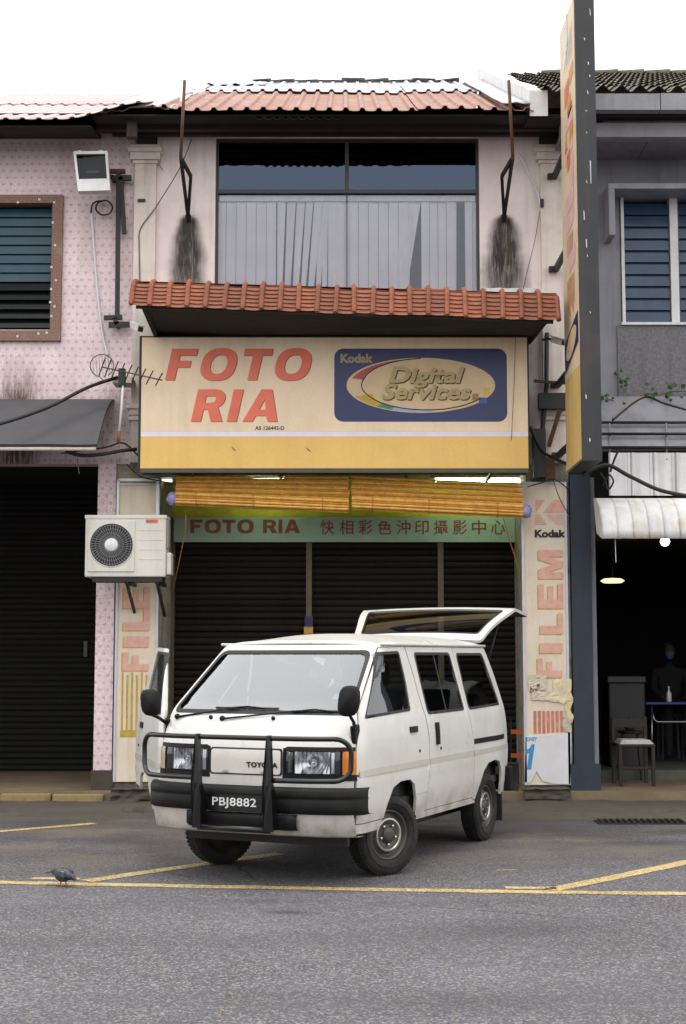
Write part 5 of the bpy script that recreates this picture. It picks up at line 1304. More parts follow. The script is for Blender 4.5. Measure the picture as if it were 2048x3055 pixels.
mb = MB(); n_ = 24
mb.grid(lambda u, k: (lerp(-.46, .44, u), bfr(lerp(-.46, .44, u)) + bp2[int(round(k * 5))][0] + (.03 if u in (0, 1) else 0), bp2[int(round(k * 5))][1]), n_, 5); mb.build('bumper_centre', M_plast, bmp, smooth=True)
pl = MB().box(-.255, .19, -.012, -.004, .535, .655).build('number_plate', M_gloss, bmp)
fonttext('PBJ8882', Matrix(((1, 0, 0, -.215), (0, 0, -1, -.0145), (0, 1, 0, .556), (0, 0, 0, 1))), .36, .078, mat('plate_white', 'd8d8d8', .5), pl, 'plate_lettering', .012, 0, 1.05)
mb = MB(); vp = [(.0, .535), (.02, .47), (.045, .385), (.08, .366), (.18, .366)]
mb.grid(lambda u, k: (lerp(-.825, .825, u), bfr(lerp(-.825, .825, u)) + .035 + vp[int(round(k * 4))][0] * 1.0, vp[int(round(k * 4))][1]), 40, 4); mb.build('front_valance', M_body, van, smooth=True)
MB().box(-.66, .66, .42, .47, .27, .50).build('wheel_shade_sheet', M_seal, van)  # added black sheet standing in for the shade over the front wheels
# rear bumper
mb = MB(); mb.grid(lambda u, v: ((lerp(-.86, .86, u)), 3.90 - .12 * abs(2 * u - 1) ** 6 + .02 * math.sin(v * math.pi), lerp(.40, .64, v)), 30, 5); 
solid(mb.build('rear_bumper', M_plast, van, smooth=True), .06)
for s in (-1, 1): MB().box(s * .78, s * .86, 3.70, 3.80, .40, .63).build('bumper_end', M_plast, van, bevel=.015)
for s in (-1, 1): MB().box(s * .62, s * .80, 3.60, 3.615, .14, .40).build('mud_flap', M_rub, van)
# --- bull bar
bb = []
mb = MB(); hw, zt_b, zb_b, rc = .85, 1.068, .775, .10
def bbar(v): return -.10 + .20 * (abs(v) / .88) ** 4
P = []
for k in range(25): v = lerp(-hw + rc, hw - rc, k / 24); P.append((v, bbar(v), zt_b))
for k in range(1, 7): t = R(90 - 15 * k); P.append((hw - rc + rc * math.cos(t), bbar(hw - rc + rc * math.cos(t)), zt_b - rc + rc * math.sin(t)))
for k in range(1, 7): t = R(-15 * k); P.append((hw - rc + rc * math.cos(t), bbar(hw - rc + rc * math.cos(t)), zb_b + rc + rc * math.sin(t)))
for k in range(1, 9): v = lerp(hw - rc, .29, k / 8); P.append((v, bbar(v), zb_b))
Lq = [(-x_, y_, z_) for x_, y_, z_ in P[25:]]
bull = mb.tube(P, .0185, 10).tube([(-x_, y_, z_) for x_, y_, z_ in P[24:]], .0183, 10).build('bull_bar', M_gloss, van, smooth=True)
for v in (-.285, .295):
    up_ = MB().prism([(v - .012, -.125, 1.09), (v - .012, -.085, 1.09), (v - .012, -.055, .74), (v - .012, .0, .64), (v - .012, .0, .42), (v - .012, -.07, .42), (v - .012, -.14, .74)], (.024, 0, 0))
    up_.add([], []); o = up_.build('upright', M_gloss, bull, bevel=.004)
    MB().prism([(v - .014, -.13, 1.085), (v + .014, -.13, 1.085), (v + .036, -.145, .74), (v + .036, -.12, .42), (v - .036, -.12, .42), (v - .036, -.145, .74)], (0, .012, 0)).build('upright_face', M_gloss, bull)
MB().tube([(-.285, -.09, .425), (.295, -.09, .425)], .022, 10).build('lower_tube', M_gloss, bull, smooth=True)
# --- wipers and washer jets
def wiper(p0, p1, b0, b1):
    f = frontf(.03); g = frontf(.014); w_ = MB().tube([frontf(.02)(*p0), f(lerp(p0[0], p1[0], .5), lerp(p0[1], p1[1], .5)), f(*p1)], [.009, .007, .006], 6).build('wiper', M_plast, van, smooth=True)
    MB().tube([g(lerp(b0[0], b1[0], k / 8), lerp(b0[1], b1[1], k / 8)) for k in range(9)], .008, 5).build('wiper_blade', M_seal, w_)
    MB().tube([frontf(.024)(lerp(b0[0], b1[0], .2), lerp(b0[1], b1[1], .2)), frontf(.034)(*p1), frontf(.024)(lerp(b0[0], b1[0], .8), lerp(b0[1], b1[1], .8))], .006, 5).build('blade_bridge', M_plast, w_)
    MB().lathe([(.022, -.01), (.022, .012), (.012, .025), (0, .027)], 10, Matrix.Translation(frontf(.0)(*p0)) @ Matrix.Rotation(R(60), 4, 'X')).build('wiper_pivot', M_plast, w_, smooth=True)
wiper((-.68, 1.19), (-.10, 1.275), (-.37, 1.262), (.16, 1.262)); wiper((-.26, 1.185), (.46, 1.262), (.28, 1.245), (.68, 1.25))
for v in (-.36, .165): MB().lathe([(.014, 0), (.016, .012), (.01, .024), (0, .026)], 8, Matrix.Translation(frontf(0)(v, 1.19)) @ Matrix.Rotation(R(60), 4, 'X')).build('washer_jet', M_plast, van, smooth=True)
# --- mirrors
def head(c, w_, h_, d_, name, parent, tilt=0):
    q = MB()
    def fn(u, v):
        th = u * 2 * math.pi; t = (v - .5) * 2; k = (1 - abs(t) ** 3.5) ** (1 / 3.5) if abs(t) < 1 else 0
        cx_, sx_ = math.cos(th), math.sin(th); p = 3.2; rr = 1 / (abs(cx_) ** p + abs(sx_) ** p) ** (1 / p)
        lx_ = w_ / 2 * cx_ * rr * k; lz_ = h_ / 2 * sx_ * rr * k; ly_ = d_ / 2 * t
        return c + Vector((lx_ + tilt * lz_, ly_, lz_))
    q.grid(fn, 20, 10); return q.build(name, M_plast, parent, smooth=True)
def mirror(s, c, base, parent, w_, h_):
    hd = head(Vector(c), w_, h_, .10, 'wing_mirror', parent, .12 * s)
    MB().tube([Vector(c) + Vector((0, 0, -h_ * .42)), Vector(c).lerp(Vector(base), .6) + Vector((s * .01, 0, -.02)), base], .013, 6).build('mirror_arm', M_plast, hd, smooth=True)
    q = MB().prism([(base[0] - s * .02, base[1] - .05, base[2] + .04), (base[0] - s * .02, base[1] + .06, base[2] + .05), (base[0] - s * .02, base[1] + .08, base[2] - .08), (base[0] - s * .02, base[1] - .02, base[2] - .09)], (s * .035, 0, 0)); q.build('mirror_base', M_plast, hd, bevel=.01)
MIRR = Vector((.865, .00, 1.335))
mirror(1, MIRR, (wsd(.28, 1.08) + .0, .27, 1.11), van, .15, .215)
mirror(-1, (-.93, .12, 1.30), (-wsd(.30, 1.14) - .0, .31, 1.13), LS[0], .15, .20)
# --- wheels
def tyre_mesh():
    t = MB(); r = .30; w_ = .175
    t.lathe([(.185, -.055), (.20, -.075), (.24, -.086), (.275, -.08), (.293, -.066), (.30, -.05), (.30, .05), (.293, .066), (.275, .08), (.24, .086), (.20, .075), (.185, .055)], 48, cap=False)
    t.lathe([(.233, .087), (.237, .0905), (.243, .0905), (.246, .0865)], 48, cap=False)
    me = t.mesh('tyre', M_rub)
    for p in me.polygons: p.use_smooth = True
    return me
def tread_mesh():
    t = MB(); n = 56
    for k in range(n):
        a0 = 2 * math.pi * k / n; da = 2 * math.pi / n * .62
        for j, (h0, h1) in enumerate(((-.062, -.034), (-.026, -.003), (.003, .026), (.034, .062))):
            o = da * .4 * (j % 2); vs = []
            for r in (.297, .3045):
                for aa, hh in ((a0 + o, h0), (a0 + o + da, h0), (a0 + o + da, h1), (a0 + o, h1)): vs.append((r * math.cos(aa), r * math.sin(aa), hh))
            t.add(vs, [(4, 5, 6, 7), (0, 1, 5, 4), (1, 2, 6, 5), (2, 3, 7, 6), (3, 0, 4, 7)])
    return t.mesh('tread', M_rub)
def rim_mesh():
    t = MB(); t.lathe([(.186, -.06), (.192, .055), (.183, .066), (.172, .058), (.165, .03), (.15, .020), (.135, .045), (.105, .058), (.085, .048), (.062, .040), (.058, .055), (.05, .066), (.03, .07), (0, .071)], 40)
    me = t.mesh('wheel', M_steel)
    for p in me.polygons: p.use_smooth = True
    return me
TM, TR, RM = tyre_mesh(), tread_mesh(), rim_mesh()
HM = MB().lathe([(.016, .048), (.016, .0545), (0, .055)], 8).mesh('vent_hole', M_seal)
NM = MB().lathe([(.011, .042), (.011, .062), (0, .065)], 6).mesh('lug_nut', M_chrome)
rg = MB().lathe([(.128, .052), (.124, .064), (.114, .066), (.108, .058)], 40, cap=False)
RG = rg.mesh('trim_ring', mat('bright_ring', 'b8b6b0', .3, metal=.7, var=.15, dirt=.3))
for (s, u, st) in ((1, 1.0, 1), (-1, 1.0, 1), (1, 3.235, 0), (-1, 3.235, 0)):
    wh = link('wheel', RM, van)
    ang = -R(26) * st
    wh.matrix_basis = Matrix.Translation((s * .705, u, .302)) @ Matrix.Rotation(ang, 4, 'Z') @ Matrix.Rotation(R(90) * s, 4, 'Y')
    for me in (TM, TR, RG): link(me.name.split('.')[0], me, wh)
    tag(wh.children[1], kind='stuff')
    for me, k_, r_ in ((HM, 8, .118), (NM, 5, .075)):
        for k in range(k_):
            o = link(me.name, me, wh); t = 2 * math.pi * k / k_; o.location = (r_ * math.cos(t), r_ * math.sin(t), 0)
    MB().tube([(0, u, .30), (s * .66, u, .30)], .05, 8).build('axle', M_seal, van)
# --- tailgate, raised
tg = MB()
hu, hz = 3.47, 1.79
def tgp(q, t):                                     # q -1..1 across, t metres from the hinge
    if t < .70: u = hu + t * math.cos(R(27)); z = hz + t * math.sin(R(27)) - .0 + .03 * math.sin(t / .70 * math.pi)
    else:
        u = hu + .70 * math.cos(R(27)) + (t - .70) * math.cos(R(-6)); z = hz + .70 * math.sin(R(27)) + (t - .70) * math.sin(R(-6))
    return (q * lerp(.665, .80, sm(0, .75, t)), u, z + .02 * (1 - q * q))
def tgf(x_, t): return tgp(x_, t)
gl = rpoly([(-.90, .10), (.90, .10), (.90, .62), (-.90, .62)], .05)
tgo = panel('tailgate', tgf, [rpoly([(-1, .0), (1, .0), (1, 1.15), (-1, 1.15)], .08)], [gl], .06, False, th=.03)
sheet(lambda x_, t: Vector(tgp(x_, t)) + Vector((0, 0, -.01)), [gl], [], .08).build('tailgate_glass', M_sg, tgo, smooth=True)
sheet(lambda x_, t: Vector(tgp(x_, t)) + Vector((0, 0, .004)), [gl], [[(x_ * .975, .36 + (t - .36) * .94) for x_, t in gl]], .08).build('glass_seal', M_seal, tgo, smooth=True)
for s in (-1, 1): MB().tube([(s * .64, 3.60, 1.45), tuple(Vector(tgp(s * .93, .45)) + Vector((0, 0, -.06)))], .010, 6).build('gas_strut', M_plast, tgo, smooth=True)
# rear opening frame
MB().box(-.66, .66, 3.40, 3.47, 1.68, 1.73).build('rear_header', M_body, van)
MB().box(-.80, .80, 3.66, 3.74, .50, .62).build('rear_sill', M_body, van)
# ---------------------------------------------------------------- air conditioner
M_ac = mat('ac_enamel', 'cfccc4', .5, var=.06, vscale=2, dirt=.25, dirtcol=S('8c8272'), dscale=3, streak=.25)
YC = 15.55
a0, a1 = at(193, 1318, YC), at(380, 1178, YC)
ac = empty('air_conditioner', (a0.x + .4, YC + .15, a0.z), 'white outdoor air conditioner unit with round fan grille on left column', 'air conditioner')
MB().box(a0.x, a1.x, YC, YC + .30, a0.z, a1.z).build('casing', M_ac, ac, bevel=.014)
MB().box(a0.x - .006, a1.x + .006, YC - .006, YC + .306, a1.z - .035, a1.z + .008).build('top_lid', M_ac, ac, bevel=.006)
c = at(255, 1245, YC); rf_ = 49 * K / FPX * YC
q0, q1 = at(200, 1306, YC), at(309, 1190, YC)
MB().box(q0.x, q1.x, YC - .012, YC - .001, q0.z, q1.z).build('fan_panel', M_ac, ac, bevel=.005)
gm = mat('fan_grille', '7a7b7c', .5, var=.1)
MB().lathe([(rf_ * 1.04, .0), (rf_ * 1.04, .004), (rf_, .004), (rf_, .0)], 48, cap=False, M= Matrix.Translation((c.x, YC - .0125, c.z)) @ Matrix.Rotation(R(90), 4, 'X')).build('grille_ring', M_ac, ac, smooth=True)
MB().lathe([(rf_ * .995, .001), (0, .0012)], 40, Matrix.Translation((c.x, YC - .0122, c.z)) @ Matrix.Rotation(R(90), 4, 'X')).build('fan_opening', mat('fan_dark', '222325', .8), ac)
for k in range(44):
    t = 2 * math.pi * k / 44
    MB().bar((c.x + .07 * math.cos(t), YC - .019, c.z + .07 * math.sin(t)), (c.x + rf_ * math.cos(t + .22), YC - .017, c.z + rf_ * math.sin(t + .22)), .005, .005, (0, 1, 0)).build('grille_bar', gm, ac)
for r_ in (.35, .55, .75, .92):
    MB().tube([(c.x + rf_ * r_ * math.cos(t), YC - .020, c.z + rf_ * r_ * math.sin(t)) for t in [2 * math.pi * k / 36 for k in range(37)]], .0028, 4).build('grille_hoop', gm, ac)
MB().lathe([(.073, .0), (.073, .012), (.06, .020), (0, .022)], 28, Matrix.Translation((c.x, YC - .012, c.z)) @ Matrix.Rotation(R(90), 4, 'X')).build('fan_hub', M_white, ac, smooth=True)
b0, b1 = at(334, 1194, YC), at(361, 1187, YC); MB().box(b0.x, b1.x, YC - .004, YC - .001, b0.z, b1.z).build('red_label', mat('label_red', 'c8523c', .5), ac)
for k in range(4):
    z_ = at(340, 1212 + k * 22, YC).z; MB().box(at(318, 1200, YC).x, at(372, 1200, YC).x, YC - .003, YC - .001, z_, z_ + .006).build('panel_rib', M_ac, ac)
b0, b1 = at(379, 1313, YC + .02), at(392, 1262, YC + .02); MB().box(a1.x + .001, a1.x + .055, YC + .03, YC + .24, b0.z, b1.z).build('valve_cover', M_ac, ac, bevel=.012)
MB().box(a1.x + .001, a1.x + .02, YC + .05, YC + .22, b1.z + .05, a1.z - .06).build('side_handle', mat('ac_grey', '9a988f', .6), ac, bevel=.006)
MB().box(a0.x + .08, a1.x - .04, YC + .02, YC + .07, a0.z - .05, a0.z - .002).box(a0.x + .08, a1.x - .04, YC + .23, YC + .28, a0.z - .05, a0.z - .002).build('support_rail', M_black, ac)
for xx in (a0.x + .45, a1.x - .1): MB().bar((xx, YC + .05, a0.z - .055), (xx, YW + .02, a0.z - .055), .04, .04).bar((xx, YC + .1, a0.z - .07), (xx, YW + .02, a0.z - .40), .03, .03).build('support_arm', M_black, ac)
# white pipe frame above the unit
pf = empty('pipe_frame', at(315, 1177, 16.05), 'white square pipe frame standing behind the air conditioner', 'frame')
for p, q in (((269, 1177), (271, 1096)), ((271, 1096), (361, 1096)), ((360, 1177), (361, 1096))): MB().bar(at(*p, 16.05), at(*q, 16.05), .028, .028, (0, 1, 0)).build('frame_bar', M_white, pf)

# ---------------------------------------------------------------- floodlight and steel brackets on the tiled wall
YFL = 15.75
def fq(u, v): return at(lerp(lerp(168, 179, v), lerp(246, 252, v), u), lerp(lerp(347, 438, v), lerp(346, 436, v), u), YFL + .10 * (1 - v) - .0)
fl2 = empty('floodlight', at(210, 440, YFL), 'square white floodlight leaning off the tiled wall beside bracket', 'lamp')
def slab(u0, u1, v0, v1, d0, d1, name, m):
    P = [fq(u0, v0), fq(u1, v0), fq(u1, v1), fq(u0, v1)]; n_ = (P[1] - P[0]).cross(P[3] - P[0]).normalized()
    if n_.y > 0: n_ = -n_
    V = [p + n_ * d0 for p in P] + [p + n_ * d1 for p in P]
    return MB().add(V, [(0, 1, 2, 3), (7, 6, 5, 4), (0, 4, 5, 1), (1, 5, 6, 2), (2, 6, 7, 3), (3, 7, 4, 0)]).build(name, m, fl2, weld=True)
slab(0, 1, 0, .07, -.06, .02, 'rim', M_white); slab(0, .07, .071, .70, -.06, .02, 'rim', M_white); slab(.93, 1, .071, .70, -.06, .02, 'rim', M_white); slab(0, 1, .701, 1, -.06, .02, 'rim', M_white)
slab(.071, .929, .071, .70, -.01, -.004, 'glass_front', glass('flood_glass', (.5, .52, .52), 1.4, .5)); slab(.05, .95, .05, .72, -.062, -.055, 'reflector', mat('flood_inner', '4a4c4a', .35, metal=.5))
slab(.30, .70, .44, .50, -.045, -.03, 'lamp_tube', M_white)
slab(.1, .9, .1, .9, -.14, -.065, 'back_housing', M_ac)
slab(.15, .24, -.035, 0, -.02, .01, 'hinge', M_white); slab(.76, .85, -.035, 0, -.02, .01, 'hinge', M_white)
MB().bar(at(210, 395, YFL + .2), at(262, 405, YW - .06), .04, .04).build('mount_arm', M_black, fl2)
br = empty('steel_bracket', at(268, 740, YW - .05), 'rusty black steel bracket with long upright bar on tiled wall', 'bracket')
yb_ = YW - .05
for p, q, w_, m_, n_ in (((248, 391), (286, 391), .045, M_rust, 'top_plate'), ((257, 407), (300, 406), .06, M_black, 'cross_bar'), ((271, 392), (268, 730), .045, M_black, 'upright_bar'), ((276, 404), (284, 534), .05, M_black, 'short_bar'),
                         ((238, 726), (279, 724), .05, M_black, 'cross_bar'), ((249, 742), (296, 741), .06, M_black, 'foot_bar'), ((262, 727), (268, 741), .05, M_black, 'link_bar')):
    a_, b_ = at(*p, yb_ - .06), at(*q, yb_ - .06); MB().bar(a_, b_, .05, w_, (0, 0, 1) if abs(a_.z - b_.z) < abs(a_.x - b_.x) else (0, 1, 0)).build(n_, m_, br)
for p in ((258, 407), (268, 741)): q = at(*p, yb_ - .06); MB().box(q.x - .02, q.x + .02, yb_ - .05, YW - .001, q.z - .02, q.z + .02).build('wall_stub', M_black, br)
def cable(pts, r, m, label, name='cable', cat='cable', sag=None, n=6, group=None):
    P = [Vector(p) for p in pts]; Q = []
    for i in range(len(P) - 1):
        p0, p1, p2, p3 = P[max(i - 1, 0)], P[i], P[i + 1], P[min(i + 2, len(P) - 1)]
        for k in range(6):
            t = k / 6; Q.append(.5 * ((2 * p1) + (p2 - p0) * t + (2 * p0 - 5 * p1 + 4 * p2 - p3) * t * t + (3 * p1 - p0 - 3 * p2 + p3) * t ** 3))
    Q.append(P[-1])
    return tag(MB().tube(Q, r, n).build(name, m, smooth=True), label, cat, group)
M_cab = mat('black_cable', '101112', .6, var=.2); M_wcab = mat('white_conduit', 'd8dade', .5, var=.05); M_gcab = mat('grey_wire', '4e4c48', .6)
cable([at(209, 489, YW - .03), at(215, 570, YW - .03), at(224, 680, YW - .03), at(236, 770, YW - .03), at(247, 812, YW - .05)], .014, M_wcab, 'thin white conduit running down the tiled wall below floodlight', 'conduit', 'conduit')
cable([at(208, 486, YW - .04), at(212, 465, YW - .05), at(228, 458, YW - .06)] + [at(238 + 19 * math.cos(R(t)), 474 + 17 * math.sin(R(t)), YW - .06) for t in (230, 290, 350, 50, 110, 170, 230, 280)], .010, M_cab, 'looped black cable coiled on the tiled wall under the floodlight')
cable([at(438, 318, YW - .3), at(410, 385, YW - .2), at(358, 470, YW - .1), at(322, 520, YW - .08), at(318, 560, YW - .08), at(320, 650, YW - .08)], .006, M_gcab, 'thin grey wire crossing the left pilaster down from the strut', group='thin wires on the upper wall')
cable([at(353, 345, YW - .1), at(362, 372, YW - .05), at(372, 388, YW - .02)], .004, M_gcab, 'short loose wire curling off the left capital')
cable([at(1186, 350, YW - .05), at(1206, 390, YW - .05), at(1228, 440, YW - .05), at(1236, 480, YW - .05), at(1241, 540, YW - .05), at(1244, 600, YW - .05), at(1246, 672, YW - .05)], .013, M_wcab, 'white conduit running down the wall right of the big window', 'conduit', 'conduit')
cable([at(1234, 482, YW - .06), at(1222, 550, YW - .05), at(1205, 620, YW - .05), at(1196, 660, YW - .05)], .004, M_gcab, 'hair-thin wire dangling beside the right mould stain', group='thin wires on the upper wall')
p = at(1238, 465, YW - .06); tag(MB().box(p.x - .02, p.x + .02, YW - .10, YW - .075, p.z - .05, p.z + .05).build('junction_box', M_black, bevel=.005), 'small black junction box on the right pilaster', 'junction box')
cable([at(-160, 1010, 14.6), at(0, 968, 15.0), at(110, 930, 15.3), at(200, 885, 15.6), at(268, 862, 15.9)], .022, M_cab, 'thick black cable rising across the left canopy to the antenna')
cable([at(150, 1030, 15.5), at(185, 1040, 15.6), at(230, 1038, 15.7), at(275, 1030, 15.8), at(312, 1026, 15.9)], .022, M_cab, 'bundled black cables crossing the pink column below the canopy')
cable([at(140, 1036, 15.2), at(180, 1030, 15.4), at(240, 1022, 15.7), at(282, 1012, 15.9), at(315, 1040, 15.95)], .010, M_cab, 'slim black cable drooping above the bundled cables at left')
cable([at(176, 1040, 15.3), at(178, 1060, 15.3), at(181, 1083, 15.3)], .005, M_gcab, 'loose grey cable end hanging in the dark left opening')
cable([at(290, 1060, 15.9), at(310, 1080, 15.9), at(345, 1095, 15.9), at(470, 1110, 16.2), at(560, 1092, 16.6)], .008, M_cab, 'dark wire draped across the left bamboo blind')
cable([at(1212, 975, 16.1), at(1240, 1030, 16.0), at(1270, 1048, 15.8), at(1300, 1062, 15.5)], .022, M_cab, 'black cable between the sign box and the blade sign')
cable([at(1330, 1085, 15.2), at(1385, 1062, 15.2), at(1440, 1088, 15.1), at(1510, 1120, 15.0), at(1600, 1138, 14.8)], .024, M_cab, 'thick black cable sagging right from under the blade sign')
cable([at(1400, 960, 15.6), at(1470, 908, 15.9), at(1520, 922, 15.7), at(1600, 945, 15.5)], .012, M_cab, 'black cable above the pipe rails on the grey house')
cable([at(1400, 955, 15.7), at(1430, 925, 15.8), at(1470, 905, 15.9)], .006, mat('tan_string', 'a08a5c', .8), 'tan string tied across the grey canopy')
cable([at(1378, 1110, 15.4), at(1392, 1085, 15.3), at(1402, 1100, 15.3), at(1390, 1118, 15.4), at(1382, 1095, 15.4), at(1372, 1080, 15.4)], .010, M_cab, 'tangled black cable loop below the blade sign')
cable([at(1395, 1078, 15.3), at(1404, 1050, 15.3), at(1413, 1030, 15.3)], .012, M_cab, 'short black cable stub curling up beside blade sign foot')
cable([at(1205, 1112, 16.0), at(1240, 1102, 16.0), at(1266, 1094, 16.0), at(1300, 1118, 16.0)], .007, M_cab, 'thin black wire looped over the right poster column')
cable([at(1264, 1095, 16.0), at(1280, 1140, 16.1), at(1306, 1185, 16.15)], .005, M_cab, 'thin wire slanting down the right poster column logo')
cable([at(1406, 1230, 15.2), at(1407, 1260, 15.2), at(1408, 1285, 15.2)], .004, M_wcab, 'short white string hanging below the curved white valance', 'string', 'string')
# dark clutter between sign and blade sign
cl = empty('meter_cluster', at(1238, 960, YW - .1), 'dark rusty pipes and brackets beside the right end of the sign', 'pipes')
MB().tube([at(1250, 760, YW - .12), at(1249, 880, YW - .12), at(1240, 980, YW - .14), at(1238, 1095, YW - .12)], .025, 8).build('down_pipe', M_black, cl, smooth=True)
MB().box(at(1226, 900, YW).x, at(1290, 900, YW).x, YW - .22, YW - .09, az(940, YW), az(905, YW)).build('steel_beam', M_black, cl)
MB().bar(at(1280, 935, YW - .2), at(1254, 1020, YW - .15), .05, .04).build('brace', M_rust, cl)
MB().bar(at(1220, 870, YW - .2), at(1292, 875, YW - .2), .03, .03).build('cross_rod', M_black, cl)
MB().box(at(1214, 1000, YW).x, at(1242, 1000, YW).x, YW - .2, YW - .09, az(1095, YW), az(985, YW)).build('dark_box', M_black, cl)
MB().box(at(1240, 1000, YW).x, at(1262, 1000, YW).x, YW - .19, YW - .09, az(1100, YW), az(1050, YW)).build('rusty_box', M_rust, cl)
# CCTV cameras under the awning ends
def cctv(px, py, dirx, label):
    c = at(px, py, 15.55); e = empty('security_camera', c + Vector((0, .2, 0)), label, 'camera', 'security cameras under the awning')
    d = Vector((dirx, -.5, -.25)).normalized()
    MB().bar(c, c + d * .17, .07, .06).build('housing', M_white, e, bevel=.012); MB().bar(c + d * -.02 + Vector((0, 0, .04)), c + d * .20 + Vector((0, 0, .04)), .085, .012).build('sun_hood', M_white, e)
    MB().bar(c + d * .171, c + d * .185, .055, .05).build('lens', M_black, e); MB().tube([c, c + Vector((-dirx * .05, .15, .05)), c + Vector((-dirx * .08, .45, .10))], .014, 6).build('arm', M_black, e)
cctv(306, 745, .35, 'white security camera under the left end of the awning'); cctv(1262, 776, .45, 'white security camera under the right end of the awning')
# ---------------------------------------------------------------- television aerial
ae = empty('tv_aerial', at(272, 990, 15.6), 'spiky television aerial on white pole left of the sign', 'aerial')
MB().tube([at(272, 990, 15.62), at(278, 930, 15.62), at(283, 855, 15.62)], .014, 8).build('mast', M_white, ae, smooth=True)
MB().tube([at(271, 1012, 15.62), at(272, 986, 15.62)], .02, 8).build('mast_foot', mat('rust_orange', '8a5426', .8, var=.3), ae, smooth=True)
b0, b1 = at(233, 838, 15.75), at(370, 868, 15.3); MB().tube([b0, b1], .009, 6).build('boom', M_gcab, ae, smooth=True)
for k, f in enumerate((0, .1, .22, .33, .45, .56, .68, .80, .95)):
    p = b0.lerp(b1, f); h = lerp(.095, .06, f); dv = Vector((.35, -.45, .0)).normalized()
    MB().tube([p + Vector((-.01, 0, -h)) - dv * .05, p, p + Vector((.012, 0, h)) + dv * .05], .0075, 5).build('element', M_black, ae)
MB().tube([at(233 + 27 * math.cos(R(t)), 835 + 26 * math.sin(R(t)) + (10 if t < 100 else 0), 15.7) for t in range(60, 421, 20)], .006, 5).build('reflector_hoop', M_gcab, ae)
for k in range(7): MB().tube([at(212 + k * 7, 814 + abs(k - 3), 15.7), at(215 + k * 7, 858 - abs(k - 3), 15.7)], .0022, 4).build('reflector_wire', M_gcab, ae)
MB().box(*[v for pr in zip(at(270, 880, 15.6), at(288, 845, 15.7)) for v in pr]).build('clamp', M_black, ae)
MB().box(at(266, 880, YW - .1).x, at(310, 880, YW - .1).x, YW - .4, YW - .1, az(878, YW - .3), az(864, YW - .3)).build('support_shelf', mat('shelf_cream', 'cfc4b4', .7), ae)
# ---------------------------------------------------------------- creeper on the grey house
M_leaf = mat('leaf_green', '2f5228', .5, var=.3, vscale=30, spec=.3)
def creeper(pts, label, nl):
    e = empty('creeper_plant', at(*pts[-1], YR - .1), label, 'plant', 'creepers on the grey canopy')
    P = [at(x_, y_, YR - .12 - .05 * i) for i, (x_, y_) in enumerate(pts)]; MB().tube(P, .006, 5).build('stem', mat('stem_green', '4a4a2c', .7), e)
    for k in range(nl):
        i = random.randrange(len(P) - 1); c = P[i].lerp(P[i + 1], random.random()) + Vector((random.uniform(-.09, .09), random.uniform(-.12, .08), random.uniform(-.10, .10)))
        a_ = random.uniform(0, 6.28); d = Vector((math.cos(a_), random.uniform(-.4, .4), math.sin(a_) * .8)).normalized() * random.uniform(.04, .075); s_ = d.cross(Vector((random.uniform(-.5, .5), -1, random.uniform(-.3, .8)))).normalized() * d.length * .42; nn = d.cross(s_).normalized() * .012
        MB().add([c, c + d * .35 + s_ + nn, c + d * .75 + s_ * .8 + nn, c + d, c + d * .75 - s_ * .8 + nn, c + d * .35 - s_ + nn, c + d * .5], [(0, 1, 6), (1, 2, 6), (2, 3, 6), (3, 4, 6), (4, 5, 6), (5, 0, 6)]).build('leaf', M_leaf, e)
random.seed(4)
creeper(((1412, 862), (1425, 870), (1435, 878), (1428, 895)), 'small green creeper sprig beside the blade sign on grey wall', 8)
creeper(((1382, 905), (1392, 912), (1404, 916)), 'tiny green sprig at the edge of the blade sign', 6)
creeper(((1480, 898), (1505, 903), (1530, 895), (1560, 893), (1590, 900)), 'leafy green creeper trailing along the grey canopy at right edge', 22)
# ---------------------------------------------------------------- coffee shop lights and furniture
def bulb_lamp(px, py, Y, label):
    c = at(px, py, Y); e = empty('light_bulb', c, label, 'lamp')
    MB().lathe([(0, -.055), (.03, -.048), (.050, -.022), (.055, 0), (.046, .03), (.026, .06), (.024, .10)], 20, Matrix.Translation(c)).build('bulb', mat('bulb_glow', (1, 1, .9), .4, var=0, fine=0, emit=((1, .98, .78), 6.0)), e, smooth=True)
    MB().tube([c + Vector((0, 0, .10)), c + Vector((0, 0, .30))], .016, 8).build('holder', M_black, e)
bulb_lamp(1520, 1237, 16.7, 'round lit bulb hanging under the white valance')
p = at(1400, 1327, 19.5); e = empty('ceiling_lamp', p, 'flat glowing oval lamp hanging in the dark coffee shop', 'lamp')
MB().lathe([(0, -.03), (.12, -.028), (.165, 0), (.12, .03), (0, .04)], 28, Matrix.Translation(p)).build('shade', mat('shade_glow', (1, .95, .7), .5, var=0, fine=0, emit=((1, .85, .45), 1.0)), e, smooth=True)
MB().tube([p + Vector((0, 0, .04)), p + Vector((0, 0, .9))], .01, 6).build('drop_rod', M_black, e)
FZ2 = KZ + .121
M_wood = mat('dark_wood', '20130b', .6, var=.3, vscale=8); M_chr = mat('steel_tube', '9a9ea4', .3, metal=.9, var=.1)
